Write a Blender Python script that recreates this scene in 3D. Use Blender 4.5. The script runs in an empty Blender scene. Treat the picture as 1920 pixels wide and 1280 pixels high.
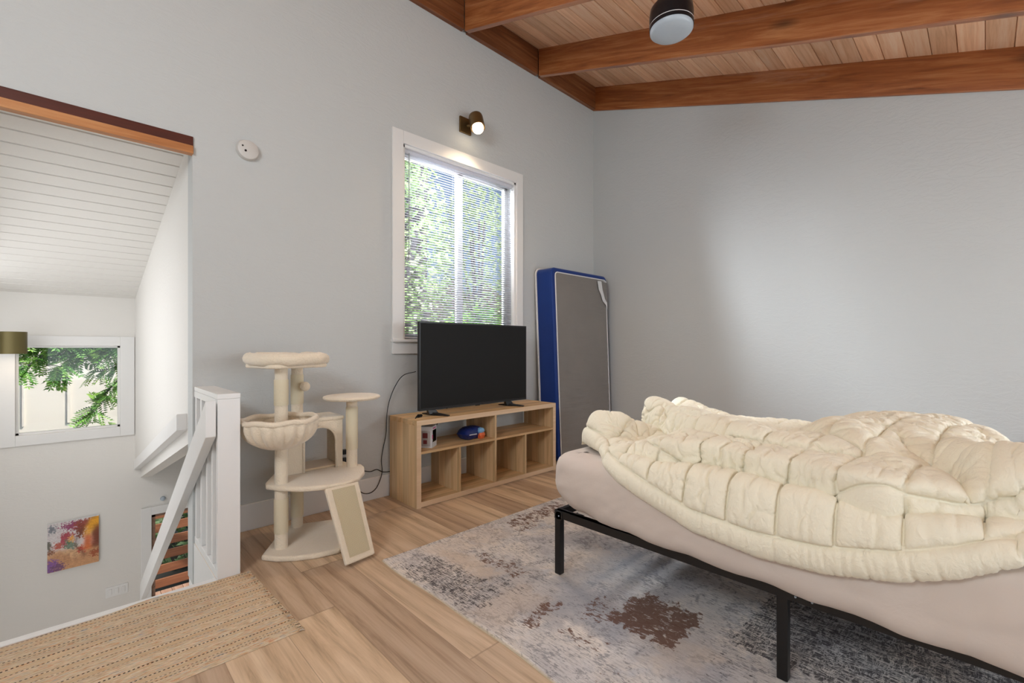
import bpy, bmesh, math, random
import numpy as np
from mathutils import Vector, Matrix
random.seed(7)
rng = np.random.RandomState(5)
SC = bpy.context.scene
COL = SC.collection

# ------------------------------------------------------------------ camera
CAM_H = 1.2
FPX, CXP, CYP = 851.0, 960.0, 650.0          # focal length and principal point in 1920x1280 pixels
YAW = math.radians(46.2)
cam_data = bpy.data.cameras.new('camera')
cam = bpy.data.objects.new('camera', cam_data); COL.objects.link(cam)
cam.location = (0, 0, CAM_H)
cam.rotation_euler = (math.pi/2, 0, YAW - math.pi/2)
cam_data.sensor_width = 36.0
cam_data.lens = FPX/1920*36.0
cam_data.shift_y = (CYP-640)/1920
cam_data.clip_start = 0.02
cam_data.clip_end = 200
SC.camera = cam
# ------------------------------------------------------------------ view
SC.view_settings.view_transform = 'Standard'
SC.view_settings.look = 'None'
SC.view_settings.gamma = 1.0
SC.view_settings.use_curve_mapping = False
SC.view_settings.exposure = 0.26
# ------------------------------------------------------------------ world
W = bpy.data.worlds.new('world'); SC.world = W; W.use_nodes = True
wn = W.node_tree; wn.nodes.clear()
sky = wn.nodes.new('ShaderNodeTexSky'); sky.sky_type = 'HOSEK_WILKIE'
sky.sun_direction = Vector((0.45, -0.35, 0.82)).normalized(); sky.turbidity = 3.0; sky.ground_albedo = 0.4
wb = wn.nodes.new('ShaderNodeBackground'); wb.inputs['Strength'].default_value = 2.2
wo = wn.nodes.new('ShaderNodeOutputWorld')
wn.links.new(sky.outputs[0], wb.inputs[0]); wn.links.new(wb.outputs[0], wo.inputs[0])
# ------------------------------------------------------------------ sun, daylight and added fill lamps
def sun(direction, energy, color, angle=0.02):
    d = bpy.data.lights.new('sun', 'SUN'); d.energy = energy; d.color = color; d.angle = angle
    o = bpy.data.objects.new('sun', d); COL.objects.link(o)
    o.rotation_euler = Vector(direction).to_track_quat('Z', 'Y').to_euler()
def area(name, loc, target, sx, sy, energy, color):
    d = bpy.data.lights.new(name, 'AREA'); d.shape = 'RECTANGLE'; d.size = sx; d.size_y = sy
    d.energy = energy; d.color = color
    o = bpy.data.objects.new(name, d); COL.objects.link(o); o.location = loc
    o.rotation_euler = (Vector(loc)-Vector(target)).to_track_quat('Z', 'Y').to_euler()
    return o
sun((0.45, -0.35, 0.82), 6.0, (1.0, 0.95, 0.86))
# fill lamps at unseen windows added to the rear, back and side walls
area('rear_fill_light', (1.6, -2.52, 1.35), (1.6, 3, 3.0), 4.2, 2.0, 56, (0.84, 0.93, 1.0))
area('back_fill_light', (4.56, -1.5, 1.5), (2.5, 0.6, 0.7), 1.3, 1.2, 40, (0.90, 0.95, 1.0))
area('side_fill_light', (-1.74, 1.0, 2.75), (4.6, 2.6, 2.6), 2.2, 0.8, 92, (0.84, 0.93, 1.0))
# sky seen from the blinds window, high outside the house
area('daylight_blinds_window', (2.3, 5.2, 5.1), (2.75, 3.2, 1.9), 3.0, 2.0, 1300, (0.82, 0.91, 1.0))
area('daylight_blinds_side', (0.7, 5.1, 3.4), (2.7, 3.35, 2.1), 2.0, 2.0, 1700, (0.84, 0.92, 1.0))
# added fill lamps along the stair hall's left wall, where no window exists
area('stair_fill_light', (-0.86, 4.9, 0.6), (0.6, 5.0, 0.3), 2.4, 2.6, 34, (0.95, 0.97, 1.0))
area('stair_lower_fill_light', (-0.86, 4.8, -1.7), (0.6, 5.4, -0.7), 2.0, 1.2, 20, (0.96, 0.98, 1.0))

# ------------------------------------------------------------------ node helpers
class NT:
    def __init__(s, name):
        s.m = bpy.data.materials.new(name); s.m.use_nodes = True; s.t = s.m.node_tree
        s.t.nodes.clear(); s.out = s.t.nodes.new('ShaderNodeOutputMaterial')
        s.bsdf = s.t.nodes.new('ShaderNodeBsdfPrincipled'); s.t.links.new(s.bsdf.outputs[0], s.out.inputs[0])
    def put(s, sock, v):
        if isinstance(v, bpy.types.NodeSocket): s.t.links.new(v, sock)
        else: sock.default_value = v
    def math(s, op, a, b=0.0, c=0.0, clamp=False):
        n = s.t.nodes.new('ShaderNodeMath'); n.operation = op; n.use_clamp = clamp
        for i, v in enumerate((a, b, c)): s.put(n.inputs[i], v)
        return n.outputs[0]
    def coord(s, kind='Object'):
        n = s.t.nodes.new('ShaderNodeTexCoord'); return n.outputs[kind]
    def attr(s, name, out='Fac'):
        n = s.t.nodes.new('ShaderNodeAttribute'); n.attribute_name = name; return n.outputs[out]
    def sep(s, v):
        n = s.t.nodes.new('ShaderNodeSeparateXYZ'); s.put(n.inputs[0], v); return n.outputs
    def comb(s, x=0.0, y=0.0, z=0.0):
        n = s.t.nodes.new('ShaderNodeCombineXYZ')
        for i, v in enumerate((x, y, z)): s.put(n.inputs[i], v)
        return n.outputs[0]
    def mapping(s, v, scale=(1, 1, 1), loc=(0, 0, 0), rot=(0, 0, 0)):
        n = s.t.nodes.new('ShaderNodeMapping'); s.put(n.inputs['Vector'], v)
        n.inputs['Scale'].default_value = scale; n.inputs['Location'].default_value = loc; n.inputs['Rotation'].default_value = rot
        return n.outputs[0]
    def noise(s, v, scale=5.0, detail=4.0, rough=0.55, dist=0.0, out='Fac'):
        n = s.t.nodes.new('ShaderNodeTexNoise'); s.put(n.inputs['Vector'], v)
        n.inputs['Scale'].default_value = scale; n.inputs['Detail'].default_value = detail
        n.inputs['Roughness'].default_value = rough; n.inputs['Distortion'].default_value = dist
        return n.outputs[out]
    def white(s, v):
        n = s.t.nodes.new('ShaderNodeTexWhiteNoise'); n.noise_dimensions = '3D'; s.put(n.inputs['Vector'], v); return n.outputs['Value']
    def wave(s, v, scale, dist=0.0, detail=2.0, dscale=1.0, direction='X', kind='BANDS'):
        n = s.t.nodes.new('ShaderNodeTexWave'); s.put(n.inputs['Vector'], v); n.wave_type = kind
        if kind == 'BANDS': n.bands_direction = direction
        n.inputs['Scale'].default_value = scale; n.inputs['Distortion'].default_value = dist
        n.inputs['Detail'].default_value = detail; n.inputs['Detail Scale'].default_value = dscale
        return n.outputs['Fac']
    def voro(s, v, scale, out='Distance', feature='F1'):
        n = s.t.nodes.new('ShaderNodeTexVoronoi'); n.feature = feature; s.put(n.inputs['Vector'], v); n.inputs['Scale'].default_value = scale
        return n.outputs[out]
    def ramp(s, v, stops, interp='LINEAR'):
        n = s.t.nodes.new('ShaderNodeValToRGB'); s.put(n.inputs[0], v); n.color_ramp.interpolation = interp
        e = n.color_ramp.elements
        while len(e) < len(stops): e.new(0.5)
        for i, (p, c) in enumerate(stops):
            e[i].position = p
            e[i].color = (c, c, c, 1) if isinstance(c, (int, float)) else (*c[:3], 1)
        return n.outputs[0]
    def mix(s, f, a, b, mode='MIX'):
        n = s.t.nodes.new('ShaderNodeMix'); n.data_type = 'RGBA'; n.blend_type = mode
        s.put(n.inputs['Factor'], f)
        for k, v in (('A', a), ('B', b)):
            sock = [i for i in n.inputs if i.name == k and i.type == 'RGBA'][0]
            if isinstance(v, (tuple, list)): v = (*v[:3], 1)
            s.put(sock, v)
        return [o for o in n.outputs if o.type == 'RGBA'][0]
    def col(s, v):
        if isinstance(v, (tuple, list)): v = (*v[:3], 1)
        s.put(s.bsdf.inputs['Base Color'], v)
    def rough(s, v): s.put(s.bsdf.inputs['Roughness'], v)
    def bump(s, h, strength=0.3, dist=0.01):
        n = s.t.nodes.new('ShaderNodeBump'); s.put(n.inputs['Height'], h)
        n.inputs['Strength'].default_value = strength; n.inputs['Distance'].default_value = dist
        s.t.links.new(n.outputs[0], s.bsdf.inputs['Normal'])
def srgb(r, g, b):
    f = lambda c: (c/255/12.92) if c/255 <= 0.04045 else ((c/255+0.055)/1.055)**2.4
    return (f(r), f(g), f(b))

# ------------------------------------------------------------------ materials
def m_plain(name, col, rough=0.5, metal=0.0, bumpscale=None, bstr=0.1, spec=0.5):
    n = NT(name); n.col(col); n.rough(rough); n.bsdf.inputs['Metallic'].default_value = metal
    n.bsdf.inputs['Specular IOR Level'].default_value = spec
    v = n.noise(n.coord(), bumpscale or 60, 3)
    n.col(n.mix(n.math('MULTIPLY', v, 0.12), (*col, 1), tuple(c*0.8 for c in col)))
    if bumpscale: n.bump(v, bstr, 0.004)
    return n.m
def m_wall(name, col, b=0.35):
    n = NT(name); c = n.coord()
    a = n.noise(c, 2.2, 5, 0.6, 1.2); f = n.noise(c, 55, 3, 0.6)
    tro = n.noise(n.mapping(c, (1, 1, 2.5)), 7, 6, 0.65, 2.0)
    tro = n.ramp(tro, [(0.45, 0.0), (0.56, 1.0)])
    n.col(n.mix(n.math('MULTIPLY', a, 0.25), col, tuple(x*0.94 for x in col)))
    n.rough(0.62); n.bsdf.inputs['Specular IOR Level'].default_value = 0.25
    h = n.math('ADD', n.math('MULTIPLY', tro, 0.5), n.math('MULTIPLY', f, 0.15))
    n.bump(h, b, 0.004)
    return n.m
M = {}
M['wall'] = m_wall('white_painted_plaster', srgb(196, 198, 197))
M['wall_void'] = m_wall('stair_hall_plaster', srgb(226, 223, 218), 0.25)
M['trim'] = m_plain('white_trim_paint', srgb(228, 227, 225), 0.4, bumpscale=40, bstr=0.05)
M['white'] = m_plain('white_gloss_paint', srgb(232, 231, 229), 0.35, bumpscale=30, bstr=0.06)
M['black'] = m_plain('black_powder_coat', srgb(20, 18, 18), 0.38, 0.1)
M['black_plastic'] = m_plain('black_plastic', srgb(14, 14, 16), 0.35)
M['screen'] = m_plain('tv_screen_glass', srgb(30, 30, 30), 0.55, spec=0.15)
M['cable'] = m_plain('black_cable', srgb(18, 18, 18), 0.5)
M['plastic_white'] = m_plain('white_plastic', srgb(204, 200, 195), 0.4)
M['brass'] = m_plain('aged_bronze_metal', srgb(122, 98, 62), 0.38, 0.75)
M['navy'] = m_plain('navy_metal', srgb(16, 18, 26), 0.3, 0.3)

def wood(name, ca, cb, cc, axis='Y', scale=1.0, rough=0.4, knots=True, patch=None, spread=0.25, band=None, banddir=0, coat=0.0, slope=False):
    """grain runs along axis; band = width of boards side by side whose tone differs"""
    n = NT(name); c = n.coord(); x, y, z = n.sep(c)
    if slope: c = n.mapping(c, rot=(-math.atan(1/3), 0, 0))
    st = {'X': (0.06, 1, 1), 'Y': (1, 0.06, 1), 'Z': (1, 1, 0.06)}[axis]
    off = 0.0
    if band:
        a = (x, y, z)[banddir]
        idx = n.math('FLOOR', n.math('DIVIDE', a, band))
        off = n.white(n.comb(idx, 3.1, 0.7))
        c = n.mapping(n.t.nodes.new('ShaderNodeCombineXYZ').outputs[0]) if False else c
        vadd = n.t.nodes.new('ShaderNodeVectorMath'); vadd.operation = 'ADD'
        n.put(vadd.inputs[0], c); n.put(vadd.inputs[1], n.comb(n.math('MULTIPLY', off, 9.0), n.math('MULTIPLY', off, 17.0), n.math('MULTIPLY', off, 5.0)))
        c = vadd.outputs[0]
    g = n.noise(n.mapping(c, tuple(s*14*scale for s in st)), 1.0, 6, 0.62, 1.6)
    fine = n.noise(n.mapping(c, tuple(s*90*scale for s in st)), 1.0, 3, 0.6, 0.3)
    broad = n.noise(n.mapping(c, tuple(s*3*scale for s in st)), 1.0, 2, 0.5, 0.8)
    f = n.math('ADD', n.math('MULTIPLY', g, 0.75), n.math('MULTIPLY', fine, 0.25))
    col = n.ramp(f, [(0.30, ca), (0.50, cb), (0.68, cc)])
    col = n.mix(n.math('MULTIPLY', broad, spread*1.6, clamp=True), col, ca)
    if band:
        br = n.ramp(off, [(0.0, 0.80), (1.0, 1.15)])
        col = n.mix(1.0, col, br, 'MULTIPLY')
    if knots:
        kst = {'X': (0.35, 1, 1), 'Y': (1, 0.35, 1), 'Z': (1, 1, 0.35)}[axis]
        k = n.voro(n.mapping(c, tuple(s*3.0 for s in kst)), 1.0)
        kk = n.ramp(k, [(0.04, 1.0), (0.13, 0.0)])
        col = n.mix(n.math('MULTIPLY', kk, 0.75), col, tuple(v*0.25 for v in ca))
    if patch:
        p = n.noise(n.mapping(c, tuple(s*4.5 for s in st)), 1.0, 6, 0.7, 0.6)
        p = n.ramp(p, [(0.58, 0.0), (0.66, 1.0)])
        col = n.mix(n.math('MULTIPLY', p, patch[1]), col, patch[0])
    n.col(col); n.rough(rough)
    if coat: n.bsdf.inputs['Coat Weight'].default_value = coat; n.bsdf.inputs['Coat Roughness'].default_value = 0.22
    n.bump(f, 0.12, 0.003)
    return n.m
M['beam'] = wood('stained_pine_beam', srgb(112, 58, 28), srgb(172, 102, 54), srgb(204, 142, 90), 'Y', 1.0, 0.42, True, (srgb(200, 160, 134), 0.35), 0.25, coat=0.6, slope=True)
M['ledger'] = wood('stained_pine_ledger', srgb(84, 44, 22), srgb(136, 80, 44), srgb(172, 118, 76), 'X', 1.0, 0.42, True, (srgb(170, 128, 100), 0.3), 0.4)
M['boards'] = wood('stained_pine_boards', srgb(196, 144, 106), srgb(236, 192, 156), srgb(246, 220, 194), 'X', 0.9, 0.45, True, (srgb(206, 178, 156), 0.5), 0.25, band=0.137, banddir=1)
M['header_dark'] = wood('header_redwood', srgb(58, 16, 4), srgb(78, 24, 8), srgb(92, 34, 14), 'X', 1.0, 0.45, False, None, 0.1)
M['header_light'] = wood('header_pine_strip', srgb(160, 98, 52), srgb(186, 124, 74), srgb(200, 146, 96), 'X', 1.0, 0.45, False, None, 0.1)
M['oak'] = wood('light_oak_veneer', srgb(182, 146, 104), srgb(214, 182, 138), srgb(230, 202, 162), 'Z', 0.6, 0.5, False, None, 0.12, band=0.085, banddir=1)
M['oakx'] = wood('light_oak_veneer_long', srgb(184, 144, 98), srgb(216, 180, 132), srgb(230, 200, 156), 'X', 0.6, 0.5, False, None, 0.12, band=0.07, banddir=1)
M['oakfront'] = wood('light_oak_edge', srgb(204, 172, 138), srgb(218, 188, 154), srgb(226, 200, 168), 'X', 0.6, 0.5, False, None, 0.05)
M['fence'] = wood('orange_fence_wood', srgb(90, 52, 32), srgb(114, 68, 42), srgb(130, 84, 56), 'X', 1.0, 0.6, False, None, 0.1)
M['deck'] = wood('deck_wood', srgb(104, 76, 60), srgb(132, 102, 84), srgb(148, 118, 100), 'Y', 1.0, 0.6, False, None, 0.1)
M['trunk'] = wood('tree_bark', srgb(70, 62, 66), srgb(104, 96, 104), srgb(130, 124, 134), 'Z', 1.0, 0.9, False, None, 0.2)

def m_floor():
    n = NT('light_oak_plank_floor'); c = n.coord(); x, y, z = n.sep(c)
    w, L = 0.228, 1.52
    i = n.math('FLOOR', n.math('DIVIDE', n.math('ADD', x, 0.05), w))
    r = n.white(n.comb(i, 1.3, 2.2))
    yy = n.math('DIVIDE', n.math('ADD', y, n.math('MULTIPLY', r, 7.3)), L)
    j = n.math('FLOOR', yy)
    q = n.white(n.comb(i, j, 4.0)); q2 = n.white(n.comb(j, i, 9.0))
    cc = n.comb(n.math('ADD', x, n.math('MULTIPLY', q, 31.0)), n.math('ADD', y, n.math('MULTIPLY', q2, 17.0)), q)
    g = n.noise(n.mapping(cc, (13, 0.7, 1)), 1.0, 8, 0.68, 2.2)
    rings = n.wave(n.mapping(cc, (1.0, 0.09, 1)), 3.2, 9.0, 2.0, 1.1)
    fine = n.noise(n.mapping(cc, (110, 5, 1)), 1.0, 3, 0.6)
    f = n.math('ADD', n.math('ADD', n.math('MULTIPLY', g, 0.62), n.math('MULTIPLY', rings, 0.14)), n.math('MULTIPLY', fine, 0.24))
    col = n.ramp(f, [(0.28, srgb(162, 136, 112)), (0.46, srgb(212, 186, 158)), (0.60, srgb(230, 206, 180)), (0.75, srgb(238, 218, 195))])
    tone = n.ramp(q, [(0.0, srgb(206, 196, 190)), (0.5, srgb(240, 236, 230)), (1.0, srgb(255, 250, 240))])
    col = n.mix(1.0, col, tone, 'MULTIPLY')
    kn = n.voro(n.mapping(cc, (4.2, 1.35, 1)), 1.0)
    kk = n.math('MULTIPLY', n.ramp(kn, [(0.05, 1.0), (0.16, 0.0)]), n.ramp(n.noise(cc, 1.7, 1), [(0.5, 0.0), (0.6, 1.0)]))
    col = n.mix(n.math('MULTIPLY', kk, 0.55), col, srgb(96, 66, 44))
    # seams between the planks
    fx = n.math('FRACT', n.math('DIVIDE', n.math('ADD', x, 0.05), w)); fy = n.math('FRACT', yy)
    ex = n.math('MINIMUM', fx, n.math('SUBTRACT', 1.0, fx)); ey = n.math('MINIMUM', fy, n.math('SUBTRACT', 1.0, fy))
    sx = n.ramp(ex, [(0.003, 0.0), (0.009, 1.0)]); sy = n.ramp(ey, [(0.0006, 0.0), (0.0015, 1.0)])
    seam = n.math('MULTIPLY', sx, sy)
    col = n.mix(n.math('MULTIPLY', n.math('SUBTRACT', 1.0, seam), 0.45), col, srgb(104, 78, 56))
    n.col(col); n.rough(n.ramp(f, [(0.3, 0.42), (0.7, 0.34)]))
    n.bump(n.math('ADD', seam, n.math('MULTIPLY', f, 0.3)), 0.15, 0.002)
    return n.m
M['floor'] = m_floor()

def m_rug():
    n = NT('distressed_area_rug'); c = n.coord()
    streak = n.noise(n.mapping(c, (190, 16, 1)), 1.0, 4, 0.65, 0.4)
    streak2 = n.noise(n.mapping(c, (20, 120, 1)), 1.0, 3, 0.6, 0.6)
    blot = n.noise(n.mapping(c, (38, 26, 1)), 1.0, 5, 0.72, 0.7)
    soft = n.noise(c, 3.2, 5, 0.62, 0.5)
    fine = n.noise(c, 320, 2, 0.6)
    soft2 = n.noise(c, 11, 4, 0.65, 1.0)
    base = n.ramp(soft, [(0.32, srgb(204, 200, 202)), (0.46, srgb(232, 226, 222)), (0.58, srgb(244, 234, 224)), (0.70, srgb(214, 213, 216))])
    base = n.mix(n.math('MULTIPLY', n.ramp(streak, [(0.5, 0.0), (0.58, 1.0)]), 0.42), base, srgb(128, 120, 118))
    tn = n.attr('tone')
    base = n.mix(n.math('MULTIPLY', tn, 0.8, clamp=True), base, srgb(226, 206, 188))
    base = n.mix(n.math('MULTIPLY', tn, -0.8, clamp=True), base, srgb(166, 164, 168))
    sp = n.ramp(n.math('ADD', n.math('MULTIPLY', n.noise(n.mapping(c, (120, 40, 1)), 1.0, 4, 0.7, 0.5), 0.55), n.math('MULTIPLY', soft2, 0.45)), [(0.52, 0.0), (0.57, 1.0)])
    base = n.mix(n.math('MULTIPLY', sp, 0.62), base, srgb(110, 106, 110))
    base = n.mix(n.math('MULTIPLY', n.attr('tan'), 0.7), base, srgb(222, 202, 182))
    base = n.mix(n.math('MULTIPLY', n.attr('blue'), 0.45), base, srgb(172, 176, 186))
    d = n.math('MULTIPLY', n.attr('dark'), 0.30)
    pat = n.math('ADD', n.math('MULTIPLY', streak, 0.5), n.math('ADD', n.math('MULTIPLY', blot, 0.38), n.math('MULTIPLY', streak2, 0.22)))
    dm = n.ramp(n.math('ADD', pat, d), [(0.79, 0.0), (0.83, 1.0)])
    wl = n.ramp(n.math('ABSOLUTE', n.math('SUBTRACT', n.noise(n.mapping(c, (9, 34, 1)), 1.0, 3, 0.6, 1.2), 0.5)), [(0.012, 1.0), (0.03, 0.0)])
    wl2 = n.ramp(n.math('ABSOLUTE', n.math('SUBTRACT', n.noise(n.mapping(c, (30, 7, 1), (4, 2, 0)), 1.0, 3, 0.6, 1.0), 0.5)), [(0.012, 1.0), (0.03, 0.0)])
    dm = n.math('MULTIPLY', dm, n.math('SUBTRACT', 1.0, n.math('MULTIPLY', n.math('MAXIMUM', wl, wl2), 0.8)))
    base = n.mix(n.math('MULTIPLY', dm, 0.88), base, srgb(62, 58, 62))
    b = n.attr('brown')
    bp = n.math('ADD', n.math('MULTIPLY', blot, 0.75), n.math('MULTIPLY', streak, 0.35))
    bm = n.ramp(n.math('ADD', bp, n.math('SUBTRACT', n.math('MULTIPLY', b, 0.30), 0.0)), [(0.77, 0.0), (0.82, 1.0)])
    base = n.mix(n.math('MULTIPLY', bm, 0.9), base, srgb(112, 78, 62))
    base = n.mix(n.attr('edge'), base, srgb(202, 184, 152))
    base = n.mix(n.math('MULTIPLY', fine, 0.22), base, srgb(110, 102, 98))
    n.col(base); n.rough(0.95); n.bsdf.inputs['Specular IOR Level'].default_value = 0.1
    n.bump(n.math('ADD', fine, pat), 0.4, 0.003)
    return n.m
M['rug'] = m_rug()

def m_runner():
    n = NT('woven_cotton_runner'); c = n.coord(); x, y, z = n.sep(c)
    # weft bands run along X; width of the runner is along Y
    v = n.noise(n.mapping(c, (26, 200, 1)), 1.0, 3, 0.6, 0.4)
    bandn = n.noise(n.comb(0.0, n.math('MULTIPLY', y, 22.0), 0.0), 1.0, 2, 0.5)
    hue = n.noise(n.mapping(c, (24, 150, 1), (3, 1, 0)), 1.0, 3, 0.6, 0.3)
    col = n.ramp(v, [(0.3, srgb(138, 118, 96)), (0.45, srgb(202, 182, 154)), (0.6, srgb(230, 214, 190)), (0.75, srgb(242, 233, 216))])
    h = n.ramp(hue, [(0.34, srgb(136, 150, 172)), (0.42, srgb(206, 186, 156)), (0.54, srgb(212, 188, 152)), (0.60, srgb(204, 116, 86)), (0.68, srgb(206, 160, 70))])
    col = n.mix(n.math('MULTIPLY', n.ramp(bandn, [(0.4, 0.45), (0.6, 1.0)]), 0.7), col, h)
    # dashed stitch lines
    t = n.math('DIVIDE', y, 0.098); fr = n.math('FRACT', n.math('ADD', t, n.math('MULTIPLY', n.white(n.comb(n.math('FLOOR', t), 0.0, 0.0)), 0.35)))
    ln = n.ramp(n.math('ABSOLUTE', n.math('SUBTRACT', fr, 0.5)), [(0.022, 1.0), (0.034, 0.0)])
    ln2 = n.ramp(n.math('ABSOLUTE', n.math('SUBTRACT', fr, 0.16)), [(0.018, 1.0), (0.028, 0.0)])
    dash = n.ramp(n.math('FRACT', n.math('DIVIDE', x, 0.0135)), [(0.45, 1.0), (0.55, 0.0)])
    pl = n.ramp(n.math('ABSOLUTE', n.math('SUBTRACT', fr, 0.33)), [(0.08, 1.0), (0.13, 0.0)])
    col = n.mix(n.math('MULTIPLY', pl, 0.6), col, srgb(206, 178, 142))
    col = n.mix(n.math('MULTIPLY', n.math('MULTIPLY', ln, dash), 0.9), col, srgb(36, 30, 26))
    col = n.mix(n.math('MULTIPLY', n.math('MULTIPLY', ln2, dash), 0.7), col, srgb(60, 50, 40))
    n.col(col); n.rough(0.95); n.bsdf.inputs['Specular IOR Level'].default_value = 0.1
    n.bump(n.math('ADD', v, n.noise(c, 260, 2)), 0.5, 0.004)
    return n.m
M['runner'] = m_runner()

def m_cloth(name, col, col2, rough=0.85, sheen=0.2, bs=0.25, scale=900, wr=None):
    n = NT(name); c = n.coord()
    a = n.noise(c, 3.0, 3); f = n.noise(c, scale, 2)
    n.col(n.mix(a, col, col2)); n.rough(rough)
    n.bsdf.inputs['Specular IOR Level'].default_value = 0.2
    n.bsdf.inputs['Sheen Weight'].default_value = sheen
    h = n.math('MULTIPLY', f, 0.1)
    if wr:
        wv = n.noise(n.mapping(c, wr), 1.0, 5, 0.6, 1.5)
        wv = n.math('SUBTRACT', wv, n.math('MULTIPLY', n.math('ABSOLUTE', n.math('SUBTRACT', n.noise(n.mapping(c, tuple(q*0.6 for q in wr), (5, 3, 1)), 1.0, 2, 0.5, 1.0), 0.5)), 1.5))
        h = n.math('ADD', h, wv)
    n.bump(h, bs, 0.01)
    return n.m
M['duvet'] = m_cloth('cream_quilt_cotton', srgb(247, 240, 220), srgb(244, 235, 211), 0.8, 0.15, 0.5, 700, (30, 38, 28))
M['sheet'] = m_cloth('white_fitted_sheet', srgb(214, 200, 189), srgb(208, 194, 184), 0.8, 0.1, 0.28, 900, (5, 7, 4))
M['plush'] = m_cloth('beige_plush', srgb(238, 224, 202), srgb(230, 214, 190), 0.95, 0.5, 0.5, 180, (60, 60, 60))
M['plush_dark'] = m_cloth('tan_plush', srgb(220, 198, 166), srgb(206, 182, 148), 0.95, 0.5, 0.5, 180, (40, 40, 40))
M['navyfab'] = m_cloth('blue_mattress_fabric', srgb(8, 52, 128), srgb(6, 42, 108), 0.38, 0.2, 0.1, 500)
M['greyfab'] = m_cloth('grey_mattress_fabric', srgb(134, 129, 124), srgb(120, 115, 111), 0.8, 0.2, 0.45, 600, (3, 3, 30))
M['piping'] = m_plain('white_piping', srgb(214, 214, 216), 0.7)
def m_sisal():
    n = NT('sisal_rope'); c = n.coord()
    w = n.wave(c, 90, 0.6, 1.0, 2.0, 'Z')
    f = n.noise(c, 160, 3)
    n.col(n.mix(n.math('MULTIPLY', w, 0.35), srgb(238, 226, 198), srgb(206, 188, 152))); n.rough(0.9)
    n.bump(n.math('ADD', w, f), 0.5, 0.004); return n.m
M['sisal'] = m_sisal()
def m_mesh():
    n = NT('woven_sisal_mat'); c = n.coord()
    w = n.wave(c, 60, 0.0, 0, 1, 'X'); w2 = n.wave(c, 60, 0.0, 0, 1, 'Z')
    h = n.math('MULTIPLY', w, w2)
    n.col(n.mix(h, srgb(196, 180, 146), srgb(232, 220, 192))); n.rough(0.9); n.bump(h, 0.5, 0.004); return n.m
M['sisalmat'] = m_mesh()
def m_emit(name, col, strength):
    n = NT(name); n.col(col); n.bsdf.inputs['Emission Color'].default_value = (*col, 1); n.bsdf.inputs['Emission Strength'].default_value = strength
    return n.m
M['bulb'] = m_emit('lit_bulb', (1.0, 0.80, 0.55), 9.0)
M['diffuser'] = m_plain('frosted_diffuser', srgb(176, 186, 196), 0.3)
def m_glass():
    n = NT('window_glass')
    n.t.nodes.remove(n.bsdf)
    tr = n.t.nodes.new('ShaderNodeBsdfTransparent'); gl = n.t.nodes.new('ShaderNodeBsdfGlossy')
    gl.inputs['Roughness'].default_value = 0.02
    mx = n.t.nodes.new('ShaderNodeMixShader'); fr = n.t.nodes.new('ShaderNodeFresnel'); fr.inputs[0].default_value = 1.35
    n.t.links.new(fr.outputs[0], mx.inputs[0]); n.t.links.new(tr.outputs[0], mx.inputs[1]); n.t.links.new(gl.outputs[0], mx.inputs[2])
    n.t.links.new(mx.outputs[0], n.out.inputs[0]); return n.m
M['glass'] = m_glass()
def m_leaf(name, a, b, c3):
    n = NT(name); c = n.coord()
    f = n.noise(c, 6.0, 4, 0.7)
    col = n.ramp(f, [(0.35, a), (0.5, b), (0.65, c3)])
    n.col(col); n.rough(0.5)
    n.bsdf.inputs['Transmission Weight'].default_value = 0.0
    tl = n.t.nodes.new('ShaderNodeBsdfTranslucent'); n.put(tl.inputs[0], col)
    mx = n.t.nodes.new('ShaderNodeMixShader'); mx.inputs[0].default_value = 0.4
    n.t.links.new(n.bsdf.outputs[0], mx.inputs[1]); n.t.links.new(tl.outputs[0], mx.inputs[2]); n.t.links.new(mx.outputs[0], n.out.inputs[0])
    return n.m
M['leaf'] = m_leaf('fresh_green_leaves', srgb(58, 104, 44), srgb(98, 150, 62), srgb(168, 204, 96))
M['leaf2'] = m_leaf('grey_green_leaves', srgb(120, 150, 100), srgb(176, 204, 140), srgb(228, 236, 192))
M['stucco'] = m_plain('neighbour_stucco', srgb(222, 214, 204), 0.9, bumpscale=20)
M['soil'] = m_plain('hillside_soil', srgb(96, 88, 78), 0.95, bumpscale=8)
M['darkglass'] = m_plain('dark_glazing', srgb(92, 100, 98), 0.2)
def m_slat():
    n = NT('white_blind_slat'); n.col(srgb(232, 232, 236)); n.rough(0.35)
    tl = n.t.nodes.new('ShaderNodeBsdfTranslucent'); n.put(tl.inputs[0], (0.8, 0.8, 0.86, 1))
    mx = n.t.nodes.new('ShaderNodeMixShader'); mx.inputs[0].default_value = 0.4
    n.t.links.new(n.bsdf.outputs[0], mx.inputs[1]); n.t.links.new(tl.outputs[0], mx.inputs[2]); n.t.links.new(mx.outputs[0], n.out.inputs[0])
    return n.m
M['slat'] = m_slat()
M['cord'] = m_plain('white_cord', srgb(214, 214, 216), 0.6)
M['wand'] = m_plain('clear_wand', srgb(150, 154, 152), 0.2)

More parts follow.
